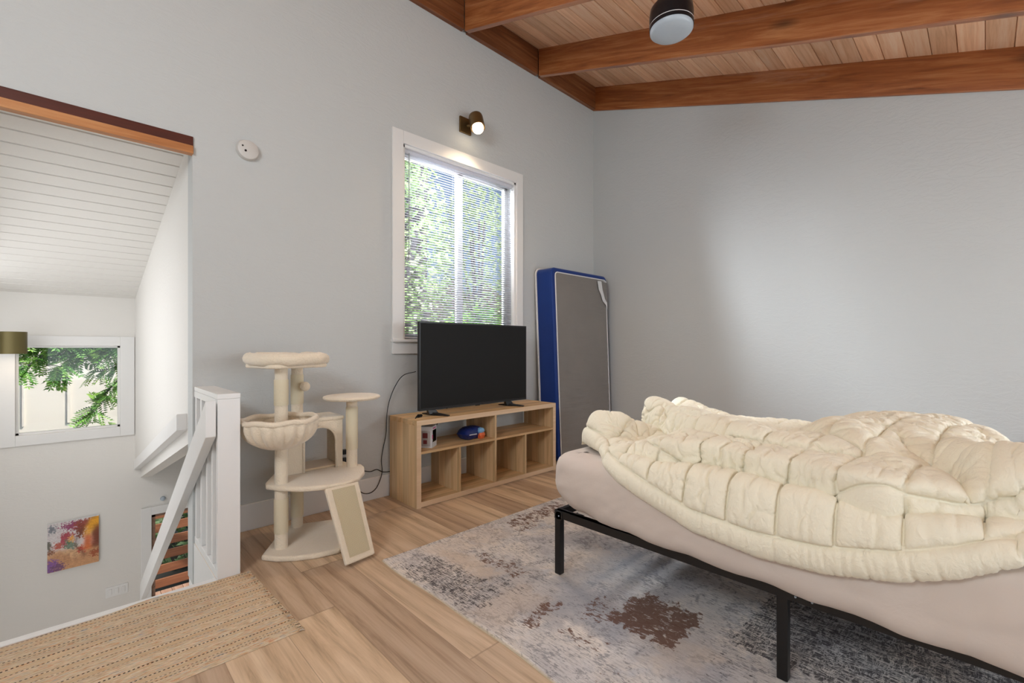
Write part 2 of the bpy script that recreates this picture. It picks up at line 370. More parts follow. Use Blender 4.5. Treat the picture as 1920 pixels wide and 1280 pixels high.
# ------------------------------------------------------------------ mesh helpers
class MB:
    def __init__(s): s.v = []; s.f = []
    def add(s, vs, fs):
        o = len(s.v); s.v += [tuple(v) for v in vs]; s.f += [tuple(i+o for i in f) for f in fs]; return s
    def box(s, x0, x1, y0, y1, z0, z1, T=None):
        vs = [(x, y, z) for x in (x0, x1) for y in (y0, y1) for z in (z0, z1)]
        if T: vs = [T(v) for v in vs]
        return s.add(vs, [(0, 1, 3, 2), (4, 6, 7, 5), (0, 4, 5, 1), (2, 3, 7, 6), (0, 2, 6, 4), (1, 5, 7, 3)])
    def prism(s, poly, z0, z1, T=None):
        n = len(poly); vs = [(p[0], p[1], z0) for p in poly]+[(p[0], p[1], z1) for p in poly]
        if T: vs = [T(v) for v in vs]
        return s.add(vs, [tuple(range(n))[::-1], tuple(range(n, 2*n))]+[(i, (i+1) % n, n+(i+1) % n, n+i) for i in range(n)])
    def lathe(s, prof, c=(0, 0, 0), n=32, cap=True, T=None):
        vs = []
        for r, z in prof:
            for k in range(n):
                a = 2*math.pi*k/n; vs.append((c[0]+r*math.cos(a), c[1]+r*math.sin(a), c[2]+z))
        if T: vs = [T(v) for v in vs]
        fs = []
        for i in range(len(prof)-1):
            for k in range(n):
                k2 = (k+1) % n; fs.append((i*n+k, i*n+k2, (i+1)*n+k2, (i+1)*n+k))
        if cap:
            fs.append(tuple(range(n))[::-1]); fs.append(tuple((len(prof)-1)*n+k for k in range(n)))
        return s.add(vs, fs)
    def tube(s, pts, r, n=8, closed=False):
        P = [Vector(p) for p in pts]; m = len(P); vs = []; up = Vector((0.13, 0.21, 0.97)).normalized()
        for i, p in enumerate(P):
            if closed: d = (P[(i+1) % m]-P[i-1])
            else: d = P[min(i+1, m-1)]-P[max(i-1, 0)]
            d.normalize(); a = d.cross(up)
            if a.length < 1e-3: a = d.cross(Vector((1, 0, 0)))
            a.normalize(); b = d.cross(a); rr = r[i] if isinstance(r, (list, tuple)) else r
            for k in range(n):
                t = 2*math.pi*k/n; vs.append(tuple(p+a*(rr*math.cos(t))+b*(rr*math.sin(t))))
        fs = []
        for i in range(m if closed else m-1):
            j = (i+1) % m
            for k in range(n): fs.append((i*n+k, i*n+(k+1) % n, j*n+(k+1) % n, j*n+k))
        if not closed: fs += [tuple(range(n))[::-1], tuple((m-1)*n+k for k in range(n))]
        return s.add(vs, fs)
    def sphere(s, c, r, n=16, sc=(1, 1, 1)):
        prof = [(max(1e-4, math.sin(math.pi*i/n)), -math.cos(math.pi*i/n)) for i in range(n+1)]
        return s.lathe(prof, (0, 0, 0), n*2, True, lambda v: (c[0]+v[0]*r*sc[0], c[1]+v[1]*r*sc[1], c[2]+v[2]*r*sc[2]))
    def build(s, name, mat, parent=None, bevel=0.0, seg=2, smooth=False, world=None, sub=0):
        me = bpy.data.meshes.new(name)
        vs = s.v
        if parent is not None:
            L = parent_world(parent)
            vs = [(v[0]-L[0], v[1]-L[1], v[2]-L[2]) for v in vs]
        me.from_pydata(vs, [], s.f); me.validate(); me.update()
        bm = bmesh.new(); bm.from_mesh(me); bmesh.ops.recalc_face_normals(bm, faces=bm.faces); bm.to_mesh(me); bm.free()
        me.materials.append(M[mat] if isinstance(mat, str) else mat)
        o = bpy.data.objects.new(name, me); COL.objects.link(o)
        if parent is not None: o.parent = parent
        if bevel:
            md = o.modifiers.new('bevel', 'BEVEL'); md.width = bevel; md.segments = seg; md.limit_method = 'ANGLE'; md.angle_limit = math.radians(40)
        if sub:
            md = o.modifiers.new('sub', 'SUBSURF'); md.levels = sub; md.render_levels = sub
        if smooth:
            for p in me.polygons: p.use_smooth = True
        elif bevel:
            for p in me.polygons: p.use_smooth = True
            md = o.modifiers.new('wn', 'WEIGHTED_NORMAL')
        return o
def parent_world(p):
    v = Vector((0, 0, 0))
    while p is not None: v += p.location; p = p.parent
    return v
def smooth_by_angle(o, deg=40):
    bm = bmesh.new(); bm.from_mesh(o.data)
    for f in bm.faces: f.smooth = True
    for e in bm.edges:
        if len(e.link_faces) == 2 and e.calc_face_angle() > math.radians(deg): e.smooth = False
    bm.to_mesh(o.data); bm.free(); return o
def thing(name, label, cat, loc=(0, 0, 0), group=None):
    o = bpy.data.objects.new(name, None); COL.objects.link(o); o.location = loc
    o.empty_display_size = 0.1
    o['label'] = label; o['category'] = cat
    if group: o['group'] = group
    return o
def tag(o, label, cat, group=None, kind=None):
    o['label'] = label; o['category'] = cat
    if group: o['group'] = group
    if kind: o['kind'] = kind
    return o
def struct(o): o['kind'] = 'structure'; return o
def curve(pts, n=12):
    """Catmull-Rom through points"""
    P = [Vector(p) for p in pts]; P = [P[0]*2-P[1]]+P+[P[-1]*2-P[-2]]; out = []
    for i in range(1, len(P)-2):
        for k in range(n):
            t = k/n; a, b, c, d = P[i-1], P[i], P[i+1], P[i+2]
            out.append(0.5*((2*b)+(c-a)*t+(2*a-5*b+4*c-d)*t*t+(3*b-a-3*c+d)*t**3))
    out.append(P[-2]); return out
# numpy gradient-free value noise
def vnoise(x, y, seed=0):
    xi = np.floor(x).astype(np.int64); yi = np.floor(y).astype(np.int64); xf = x-xi; yf = y-yi
    u = xf*xf*xf*(xf*(xf*6-15)+10); v = yf*yf*yf*(yf*(yf*6-15)+10)
    def h(a, b):
        k = (a*374761393+b*668265263+seed*1442695041) & 0xffffffff
        k = ((k ^ (k >> 13))*1274126177) & 0xffffffff
        k = k ^ (k >> 16); ang = (k & 0xffff)/65536.0*2*np.pi
        return np.cos(ang), np.sin(ang)
    def g(a, b, dx, dy):
        c, s_ = h(a, b); return c*dx+s_*dy
    n00 = g(xi, yi, xf, yf); n10 = g(xi+1, yi, xf-1, yf); n01 = g(xi, yi+1, xf, yf-1); n11 = g(xi+1, yi+1, xf-1, yf-1)
    return (n00*(1-u)+n10*u)*(1-v)+(n01*(1-u)+n11*u)*v
def fbm(x, y, o=4, seed=0, gain=0.5):
    r = 0; a = 1.0
    for k in range(o): r = r+a*vnoise(x*2**k, y*2**k, seed+k*7); a *= gain
    return r
def grid_obj(name, P, mat, parent=None, smooth=True, attrs=None, closed_u=False):
    """P: (nu, nv, 3) array"""
    nu, nv = P.shape[:2]; me = bpy.data.meshes.new(name)
    V = P.reshape(-1, 3).copy()
    if parent is not None: V -= np.array(parent_world(parent))
    idx = np.arange(nu*nv).reshape(nu, nv)
    F = np.stack([idx[:-1, :-1], idx[1:, :-1], idx[1:, 1:], idx[:-1, 1:]], -1).reshape(-1, 4)
    me.from_pydata(V.tolist(), [], F.tolist()); me.update()
    if attrs:
        for k, a in attrs.items():
            if a.ndim == 3:
                at = me.color_attributes.new(k, 'FLOAT_COLOR', 'POINT')
                at.data.foreach_set('color', np.concatenate([a.reshape(-1, 3), np.ones((nu*nv, 1))], 1).ravel().astype(np.float32))
            else:
                at = me.attributes.new(k, 'FLOAT', 'POINT'); at.data.foreach_set('value', a.ravel().astype(np.float32))
    me.materials.append(M[mat] if isinstance(mat, str) else mat)
    o = bpy.data.objects.new(name, me); COL.objects.link(o)
    if parent is not None: o.parent = parent
    if smooth:
        for p in me.polygons: p.use_smooth = True
    return o

# ------------------------------------------------------------------ room constants
YW = 3.347; XB = 4.606; YR = -2.6; XL = -1.8; EDGE = 2.72; XG = 0.52
def zbeam(y): return 4.105+(y-YW)/3.0        # underside of the beams
def zboard(y): return zbeam(y)+0.285         # underside of the boards
YF = 6.5; ZL = -2.7                          # stair hall far wall, lower floor
XV0 = -0.9; XV1 = 0.47

# ---- floor
b = MB(); b.box(XL, XG, YR, EDGE, -0.25, 0); b.box(XG, XB, YR, YW, -0.25, 0)
struct(b.build('floor', 'floor'))
b = MB(); b.box(XV0, XG, EDGE, EDGE+0.045, -0.3, 0.004); struct(b.build('trim_1', 'white', bevel=0.004))
# ---- wall with the window (left), opening to the stair hall
wx0, wx1, wz0, wz1 = 1.95, 3.262, 1.262, 2.885
HZ = 2.432
T = 0.16
def wall_y(y0, y1, rects, name, mat, ztop=None):
    b = MB()
    for (x0, x1, z0, z1) in rects: b.box(x0, x1, y0, y1, z0, z1)
    return struct(b.build(name, mat))
ZT = zboard(YW)+0.02
wall_y(YW, YW+T, [(0.51, wx0, -0.25, ZT), (wx0, wx1, -0.25, wz0), (wx0, wx1, wz1, ZT), (wx1, XB+T, -0.25, ZT), (XL, 0.51, HZ, ZT), (XL, XV0, -0.25, HZ)], 'wall_left', 'wall')
# ---- back wall (x = XB) sloping top
pl = [(YR, -0.25), (YW, -0.25), (YW, zboard(YW)), (YR, zboard(YR))]
b = MB(); bwy0, bwy1, bwz0, bwz1 = -2.15, -0.85, 0.9, 2.1
for q in ([(YR, -0.25), (YW, -0.25), (YW, bwz0), (YR, bwz0)], [(YR, bwz0), (bwy0, bwz0), (bwy0, bwz1), (YR, bwz1)], [(bwy1, bwz0), (YW, bwz0), (YW, bwz1), (bwy1, bwz1)], [(YR, bwz1), (YW, bwz1), (YW, zboard(YW)), (YR, zboard(YR))]):
    b.prism(q, 0, T, lambda v: (XB+v[2], v[0], v[1]))
struct(b.build('wall_back', 'wall'))
b = MB(); b.box(XB+0.05, XB+0.1, bwy0, bwy1, bwz0, bwz0+0.05); b.box(XB+0.05, XB+0.1, bwy0, bwy1, bwz1-0.05, bwz1); b.box(XB+0.05, XB+0.1, bwy0, bwy0+0.05, bwz0, bwz1); b.box(XB+0.05, XB+0.1, bwy1-0.05, bwy1, bwz0, bwz1)
w4 = struct(b.build('window_added_back', 'white')); b = MB(); b.box(XB+0.07, XB+0.075, bwy0, bwy1, bwz0, bwz1); b.build('pane', 'glass', w4)  # unseen window, added for the lamp that lights the duvet
b = MB(); b.prism(pl, 0, T, lambda v: (XL-v[2], v[0], v[1]))
struct(b.build('wall_right', 'wall'))
b = MB()
for (y0_, y1_, z0_, z1_) in ((-0.2, -0.14, 2.3, 3.2), (2.14, 2.2, 2.3, 3.2), (-0.14, 2.14, 2.3, 2.36), (-0.14, 2.14, 3.14, 3.2)): b.box(XL, XL+0.03, y0_, y1_, z0_, z1_)
w5 = struct(b.build('window_added_side', 'white')); b = MB(); b.box(XL, XL+0.006, -0.14, 2.14, 2.36, 3.14); b.build('pane', 'glass', w5)  # unseen window added for the side fill lamp; the wall behind is solid
# wall behind the camera, with a glazing opening added for the fill lamp
b = MB(); gx0, gx1, gz0, gz1 = -0.6, 3.8, 0.3, 2.2; zr = zboard(YR)
for r in ((XL, gx0, -0.25, zr), (gx1, XB, -0.25, zr), (gx0, gx1, -0.25, gz0), (gx0, gx1, gz1, zr)):
    b.box(r[0], r[1], YR-T, YR, r[2], r[3])
struct(b.build('wall_rear', 'wall'))
b = MB()
for x in (gx0, 0.5, 1.6, 2.7, gx1-0.06): b.box(x, x+0.06, YR-0.1, YR-0.04, gz0, gz1)
b.box(gx0, gx1, YR-0.1, YR-0.04, gz0, gz0+0.06); b.box(gx0, gx1, YR-0.1, YR-0.04, gz1-0.06, gz1)
w3 = struct(b.build('window_added_rear', 'white'))
b = MB(); b.box(gx0, gx1, YR-0.075, YR-0.07, gz0, gz1); b.build('pane', 'glass', w3)

# ---- ceiling boards
b = MB(); sp = 0.137; y = YR-0.05
k0 = math.floor((YR-0.1)/sp)
for k in range(k0, 60):
    ya = k*sp; yb = ya+sp
    if ya > YW+T: break
    g = 0.0035
    # face of each board with a small v-groove each side
    prof = [(ya, 0.012), (ya+g, 0.0), (yb-g, 0.0), (yb, 0.012), (yb, 0.05), (ya, 0.05)]
    n0 = len(b.v)
    vs = [(xx, p[0], zboard(p[0])+p[1]) for xx in (XL-T, XB+T) for p in prof]
    fs = [tuple(range(6)), tuple(range(6, 12))[::-1]]+[(i, 6+i, 6+(i+1) % 6, (i+1) % 6) for i in range(6)]
    b.add(vs, fs)
struct(b.build('ceiling', 'boards'))
# ---- beams
def beam(x0, x1, label, y0=YR, y1=YW-0.05):
    b = MB(); pl = [(y0, zbeam(y0)), (y1, zbeam(y1)), (y1, zboard(y1)+0.004), (y0, zboard(y0)+0.004)]
    b.prism(pl, x0, x1, lambda v: (v[2], v[0], v[1]))
    o = b.build('ceiling_beam', 'beam', bevel=0.004)
    o['label'] = label; o['category'] = 'beam'; return o
beam(XB-0.025, XB, 'stained pine beam lying flat against the back wall top, patched with pale filler', y1=YW)
beam(3.553, 3.603, 'long stained pine ceiling beam passing just behind the round ceiling light')
beam(2.562, 2.612, 'stained pine ceiling beam nearest the camera, cut off by the top of the picture')
# ledger along the left wall between the beams
b = MB()
for (x0, x1) in ((XL, 2.562), (2.612, 3.553), (3.603, XB-0.025)):
    b.box(x0, x1, YW-0.045, YW, zbeam(YW), zboard(YW)+0.0)
o = struct(b.build('trim_2', 'ledger', bevel=0.003))

# ---- window with blinds
TRW = 0.1
win = thing('window_1', '', '', (wx0, YW, wz0)); del win['label'], win['category']; struct(win)
b = MB(); f = 0.02
b.box(wx0-TRW, wx0, YW-f, YW+0.001, wz0-0.006, wz1+TRW+0.005); b.box(wx1, wx1+TRW-0.01, YW-f, YW+0.001, wz0-0.006, wz1+TRW+0.005)
b.box(wx0, wx1, YW-f, YW+0.001, wz1, wz1+TRW+0.005)
b.build('window_casing', 'trim', win, bevel=0.003)
b = MB(); b.box(wx0-TRW-0.01, wx1+TRW, YW-0.05, YW+0.1, wz0-0.022, wz0); b.box(wx0-TRW, wx1+TRW-0.01, YW-f, YW+0.001, wz0-0.12, wz0-0.022)
b.build('window_sill', 'trim', win, bevel=0.003)
b = MB(); jy0, jy1 = YW, YW+T; j = 0.022
b.box(wx0, wx0+j, jy0, jy1, wz0, wz1); b.box(wx1-j, wx1, jy0, jy1, wz0, wz1); b.box(wx0, wx1, jy0, jy1, wz1-j, wz1)
b.build('window_jamb', 'white', win)
b = MB(); yy0, yy1 = YW+0.1, YW+0.145; s_ = 0.04
xm = (wx0+wx1)/2+0.02
b.box(wx0+j, wx0+j+s_, yy0, yy1, wz0, wz1-j); b.box(wx1-j-s_, wx1-j, yy0, yy1, wz0, wz1-j); b.box(xm-0.03, xm+0.03, yy0, yy1, wz0, wz1-j)
b.box(wx0+j, wx1-j, yy0, yy1, wz0, wz0+s_); b.box(wx0+j, wx1-j, yy0, yy1, wz1-j-s_, wz1-j)
b.build('window_frame', 'white', win, bevel=0.003)
b = MB(); b.box(wx0+j+0.03, wx1-j-0.03, yy0+0.02, yy0+0.024, wz0+0.03, wz1-0.05); b.build('pane', 'glass', win)
# blind
bl = thing('window_blind', 'white horizontal slatted blind hanging lowered over the window behind the television', 'blind', ((wx0+wx1)/2, YW+0.045, wz1-j))
bx0, bx1 = wx0+j+0.006, wx1-j-0.006; zt = wz1-j-0.002
b = MB(); b.box(bx0, bx1, YW+0.025, YW+0.065, zt-0.032, zt); b.build('headrail', 'slat', bl, bevel=0.003)
b = MB(); pitch = 0.0218; z = zt-0.05; tilt = math.radians(33)
while z > wz0+0.035:
    n = 5; vs = []
    for xx in (bx0, bx1):
        for i in range(n):
            u = (i/(n-1)-0.5)*0.025; cr = 0.0016*(1-(2*i/(n-1)-1)**2)
            vs.append((xx, YW+0.045+u*math.cos(tilt), z+u*math.sin(tilt)+cr))
    b.add(vs, [(i, i+1, n+i+1, n+i) for i in range(n-1)]); z -= pitch
sl = b.build('slats', 'slat', bl, smooth=True)
sd = sl.modifiers.new('solid', 'SOLIDIFY'); sd.thickness = 0.0006
b = MB(); b.box(bx0, bx1, YW+0.03, YW+0.06, wz0+0.008, wz0+0.022); b.build('bottom_rail', 'slat', bl, bevel=0.003)
for fx in (0.055, 0.42, 0.83):
    xx = bx0+(bx1-bx0)*fx
    b = MB()
    for dy in (-0.0135, 0.0135): b.tube([(xx, YW+0.045+dy, zt-0.03), (xx, YW+0.045+dy, wz0+0.015)], 0.0011, 5)
    b.build('ladder_cord', 'cord', bl)
b = MB(); b.tube([(2.023, YW+0.017, zt-0.03), (2.02, YW+0.015, 1.93)], 0.004, 6); b.build('tilt_wand', 'wand', bl)

# ---- baseboard on the left wall
b = MB(); b.box(XG+0.11, XB, YW-0.016, YW, 0, 0.172); struct(b.build('baseboard_left', 'trim', bevel=0.003))
b = MB(); b.box(XB-0.016, XB, YR, YW-0.016, 0, 0.172); struct(b.build('baseboard_back', 'trim', bevel=0.003))

# ---- header over the stair opening
b = MB(); b.box(XL+0.02, 0.512, YW-0.012, YW+0.0, 2.421, 2.478); o = b.build('trim_3', 'header_dark', bevel=0.003); struct(o)
b = MB(); b.box(XL+0.02, 0.512, YW-0.022, YW+0.03, 2.372, 2.42); o = b.build('trim_4', 'header_light', bevel=0.003); struct(o)

# ---- stair hall
LY0 = YW+T
b = MB()   # plank ceiling
zc = lambda yy: 2.50-(yy-3.5)*0.2567
k = 0; yy = LY0-0.12
while yy < YF+0.15:
    yb = yy+0.137; g = 0.007
    prof = [(yy, 0.026), (yy+g, 0.0), (yb-g, 0.0), (yb, 0.026), (yb, 0.06), (yy, 0.06)]
    vs = [(xx, p[0], zc(p[0])+p[1]) for xx in (XV0-0.1, 1.7) for p in prof]
    b.add(vs, [tuple(range(6)), tuple(range(6, 12))[::-1]]+[(i, 6+i, 6+(i+1) % 6, (i+1) % 6) for i in range(6)])
    yy = yb
struct(b.build('ceiling_stairs', 'wall_void'))
# right side wall of the hall: hangs to a sloping lower edge
zs = lambda yy: 0.774-0.279*(yy-3.543)
XR = 0.50
def xr(yy): return 0.51-0.045*(yy-LY0)/(YF-LY0)
b = MB(); N_ = 24; ys = [LY0+(YF-LY0)*i/N_ for i in range(N_+1)]
P = []
vs = []; fs = []
for yq in ys:
    for dx in (0, 0.1):
        vs.append((xr(yq)+dx, yq, zs(yq)-0.1)); vs.append((xr(yq)+dx, yq, 2.75))
for i in range(N_):
    a = i*4; c = a+4
    fs += [(a, c, c+1, a+1), (a+2, a+3, c+3, c+2), (a, a+2, c+2, c), (a+1, c+1, c+3, a+3)]
fs += [(0, 1, 3, 2), (N_*4, N_*4+2, N_*4+3, N_*4+1)]
b.add(vs, fs); struct(b.build('wall_stair_right', 'wall_void'))
# sloping board along its lower edge and the reveal under it
def slopebox(b, x0, x1, y0, y1, f0, f1):
    vs = []
    for yq in (y0, y1):
        for xx in (x0, x1):
            for ff in (f0, f1): vs.append((xx, yq, ff(yq)))
    b.add(vs, [(0, 1, 3, 2), (4, 6, 7, 5), (0, 4, 5, 1), (2, 3, 7, 6), (0, 2, 6, 4), (1, 5, 7, 3)])
b = MB(); slopebox(b, 0.455, 0.53, 3.543, YF, lambda q: zs(q)-0.105, lambda q: zs(q)+0.0)
struct(b.build('trim_5', 'white', bevel=0.004))
b = MB(); slopebox(b, 0.512, 0.62, LY0, YF, lambda q: zs(q)-0.20, lambda q: zs(q)-0.1)
struct(b.build('trim_6', 'wall_void'))
# far wall with window and door
fwx0, fwx1, fwz0, fwz1 = -0.43, 0.34, 0.335, 1.21
fdx0, fdx1, fdz1 = 0.607, 1.45, -0.69
rects = [(XV0-0.1, fwx0, ZL, 2.1), (fwx0, fwx1, ZL, fwz0), (fwx0, fwx1, fwz1, 2.1), (fwx1, fdx0, ZL, 2.1), (fdx0, fdx1, fdz1, 2.1), (fdx1, 2.3, ZL, 2.1)]
wall_y(YF, YF+0.14, rects, 'wall_stair_far', 'wall_void')
b = MB(); b.box(XV0-0.1, XV0, LY0-0.8, YF, ZL, 1.72)
struct(b.build('wall_stair_left', 'wall_void'))
b = MB(); b.box(XV0-0.1, XV0, LY0-0.8, YF, 1.72, 2.6); struct(b.build('wall_stair_left_upper', 'wall_void'))
b = MB(); b.box(1.7, 1.8, LY0, YF, ZL, 2.6); struct(b.build('wall_stair_end', 'wall_void'))
b = MB(); b.box(XV0-0.1, 2.3, EDGE-0.1, YF+0.14, ZL-0.15, ZL); struct(b.build('floor_lower', 'floor'))
b = MB(); b.box(XV0, XG, EDGE-0.1, EDGE, ZL, -0.25); b.box(XG, 1.7, EDGE-0.1, EDGE, ZL, -0.25); struct(b.build('wall_stair_near', 'wall_void'))
# side of the loft floor under the guard, facing the stairs
b = MB(); b.box(XG-0.004, XG, EDGE+0.045, YW+T, -0.34, -0.001); struct(b.build('trim_7', 'white'))
# far window
w2 = bpy.data.objects.new('window_2', None); COL.objects.link(w2); w2.location = (fwx0, YF, fwz0); struct(w2)
b = MB(); t_ = 0.1
b.box(fwx0-t_, fwx0, YF-0.02, YF, fwz0-0.1, fwz1+t_); b.box(fwx1, fwx1+t_+0.02, YF-0.02, YF, fwz0-0.1, fwz1+t_)
b.box(fwx0, fwx1, YF-0.02, YF, fwz1, fwz1+t_); b.box(fwx0, fwx1, YF-0.02, YF, fwz0-0.1, fwz0)
b.build('window_casing', 'trim', w2, bevel=0.003)
b = MB(); s_ = 0.02
b.box(fwx0, fwx0+s_, YF+0.03, YF+0.07, fwz0, fwz1); b.box(fwx1-s_, fwx1, YF+0.03, YF+0.07, fwz0, fwz1)
b.box(fwx0, fwx1, YF+0.03, YF+0.07, fwz0, fwz0+s_); b.box(fwx0, fwx1, YF+0.03, YF+0.07, fwz1-s_, fwz1)
b.build('window_frame', 'white', w2)
b = MB(); b.box(fwx0+0.015, fwx1-0.015, YF+0.05, YF+0.053, fwz0+0.015, fwz1-0.015); b.build('pane', 'glass', w2)
# door
d1 = bpy.data.objects.new('door_1', None); COL.objects.link(d1); d1.location = (fdx0, YF, ZL); struct(d1)
b = MB(); b.box(fdx0-0.09, fdx0-0.0, YF-0.02, YF, ZL, fdz1+0.09); b.box(fdx0, fdx1, YF-0.02, YF, fdz1, fdz1+0.09); b.build('door_casing', 'trim', d1, bevel=0.003)
b = MB(); b.box(fdx0, fdx0+0.035, YF, YF+0.14, ZL, fdz1); b.box(fdx0, fdx1, YF, YF+0.14, fdz1-0.03, fdz1); b.box(fdx1-0.035, fdx1, YF, YF+0.14, ZL, fdz1); b.build('door_jamb', M['deck'], d1)
b = MB(); b.box(fdx0, fdx1, YF, YF+0.18, ZL-0.02, ZL+0.02); b.build('door_threshold', 'white', d1)

# ---- outdoors beyond the stair hall
b = MB()
for i in range(16):
    x0 = 0.1+i*0.145; b.box(x0, x0+0.139, YF+0.16, 9.17, ZL-0.05, ZL-0.015)
tag(b.build('deck', 'deck'), 'brown wooden deck boards outside the lower door', 'deck')
fen = thing('deck_fence', 'orange horizontal board fence seen through the lower doorway', 'fence', (1.4, 9.2, ZL))
for i in range(9):
    z0 = ZL+0.03+i*0.223
    b = MB(); b.box(0.2, 3.2, 9.18, 9.21, z0, z0+0.135); b.build('fence_board', 'fence', fen, bevel=0.003)
for xx in (0.35, 2.6):
    b = MB(); b.box(xx, xx+0.09, 9.215, 9.3, ZL-0.02, ZL+2.1); b.build('fence_post', 'fence', fen)
# neighbouring building
nb = thing('neighbouring_building', 'pale rendered neighbouring building seen through the stair hall window', 'building', (0, 13, -3))
b = MB(); b.box(-4, 5, 13, 13.4, -4, 4.5); b.build('wall', 'stucco', nb)
for (xx, w_) in ((-0.77, 0.03), (-0.14, 0.05)):
    b = MB(); b.box(xx, xx+w_, 12.975, 13.0, -0.35, 4); b.build('downpipe', 'stucco', nb)
b = MB(); b.box(-0.74, -0.18, 12.97, 13.001, -0.6, -0.49); b.build('low_window', 'darkglass', nb)
b = MB(); b.box(-12, 16, YF+0.14, 30, -3.6, -3.2)
o = b.build('ground', 'soil'); tag(o, 'bare brown ground outside the house', 'ground')
struct(o); 
b = MB()
vs = []
nx, ny = 30, 14
for i in range(nx+1):
    for jx in range(ny+1):
        x = -1+i*0.5; yq = 7.2+jx*0.5; vs.append((x+0, yq+3, -3.2+jx*0.5+0.35*math.sin(i*1.3+jx)+0.2*math.sin(i*2.9)))
b.add([(v[0]+2.6, v[1]-1.2, v[2]) for v in vs], [(i*(ny+1)+q, (i+1)*(ny+1)+q, (i+1)*(ny+1)+q+1, i*(ny+1)+q+1) for i in range(nx) for q in range(ny)])
struct(b.build('hillside', 'soil', smooth=True))

# ------------------------------------------------------------------ foliage
def leaf_quads(b, base, direction, normal, l, w):
    d = Vector(direction).normalized(); s_ = d.cross(Vector(normal)).normalized(); p = Vector(base)
    up = Vector(normal)*l*0.08
    b.add([p, p+d*l*0.45+s_*w+up, p+d*l, p+d*l*0.45-s_*w+up], [(0, 1, 2, 3)])
def compound_leaf(b, base, d, L, n=7, rnd=random):
    d = Vector(d).normalized(); side = d.cross(Vector((0, 0, 1)))
    if side.length < 0.1: side = Vector((1, 0, 0))
    side.normalize(); p = Vector(base); up = side.cross(d)
    tilt_ = rnd.uniform(-0.7, 0.7); side = (side*math.cos(tilt_)+up*math.sin(tilt_)).normalized()
    nn = d.cross(side).normalized()
    for i in range(n):
        t = (i+1)/n; q = p+d*L*t+Vector((0, 0, -0.25*L*t*t)); ll = L*0.42*(1-0.4*abs(t-0.45))
        for s_ in (1, -1):
            leaf_quads(b, q, d*0.55+side*s_, nn, ll, ll*0.19)
    leaf_quads(b, p+d*L+Vector((0, 0, -0.25*L)), d, nn, L*0.3, L*0.05)
tree = thing('honey_locust_tree', 'feathery green tree branches hanging outside the stair hall window', 'tree', (2.4, 8.7, -3.2))
bb = MB(); bb.tube(curve([(2.75, 8.7, -3.2), (2.3, 8.6, -1), (0.95, 8.3, 0.6), (0.8, 8.2, 1.9)], 6), [0.09-0.0025*i for i in range(19)], 8)
lb = MB(); R_ = random.Random(11)
def branch(pts, r0, dens, L, spread):
    c = curve(pts, 8); bb.tube(c, [r0*(1-0.85*i/len(c)) for i in range(len(c))], 6)
    for i in range(1, len(c)):
        for k in range(dens):
            dd = (c[i]-c[i-1]).normalized()*0.6+Vector((R_.gauss(0, 1), R_.gauss(0, 1)*0.5, R_.gauss(-0.3, 0.6)))*spread
            compound_leaf(lb, c[i]+Vector((R_.gauss(0, 0.02), R_.gauss(0, 0.03), R_.gauss(0, 0.02))), dd, L*R_.uniform(0.7, 1.3), 7, R_)
Yb = 8.1
branch([(0.8, 8.2, 1.75), (0.3, Yb, 1.5), (-0.2, Yb, 1.32), (-0.62, Yb, 1.2)], 0.03, 3, 0.2, 0.9)
branch([(0.8, 8.2, 1.5), (0.35, Yb, 1.3), (0.1, Yb, 1.16), (-0.12, Yb, 0.98), (-0.18, Yb, 0.9)], 0.022, 3, 0.17, 0.8)
branch([(0.7, 8.2, 1.35), (0.4, Yb, 1.2), (0.2, Yb, 1.18), (0.0, Yb, 1.22), (-0.3, Yb, 1.22)], 0.02, 4, 0.17, 0.9)
branch([(-0.15, Yb, 1.35), (-0.3, Yb, 1.1), (-0.48, Yb, 0.93), (-0.6, Yb, 0.88)], 0.018, 2, 0.15, 0.8)
branch([(0.9, 8.2, 1.2), (0.5, Yb, 1.05), (0.36, Yb, 0.92), (0.12, Yb, 0.86)], 0.018, 2, 0.16, 0.8)
branch([(0.95, 8.2, 0.9), (0.5, Yb, 0.8), (0.3, Yb, 0.62), (0.22, Yb, 0.45), (0.1, Yb, 0.25)], 0.016, 2, 0.16, 0.75)
branch([(0.9, 8.2, 0.7), (0.45, Yb, 0.58), (0.25, Yb, 0.52)], 0.012, 1, 0.14, 0.8)
for q in range(110):
    compound_leaf(lb, (R_.uniform(-0.7, 0.6), Yb+R_.uniform(-0.1, 0.3), R_.uniform(1.06, 1.4)), (R_.gauss(0, 1), R_.gauss(0, 0.4), R_.gauss(-0.3, 0.5)), 0.17, 7, R_)
bb.build('trunk', 'trunk', tree, smooth=True); lb.build('foliage', 'leaf', tree)
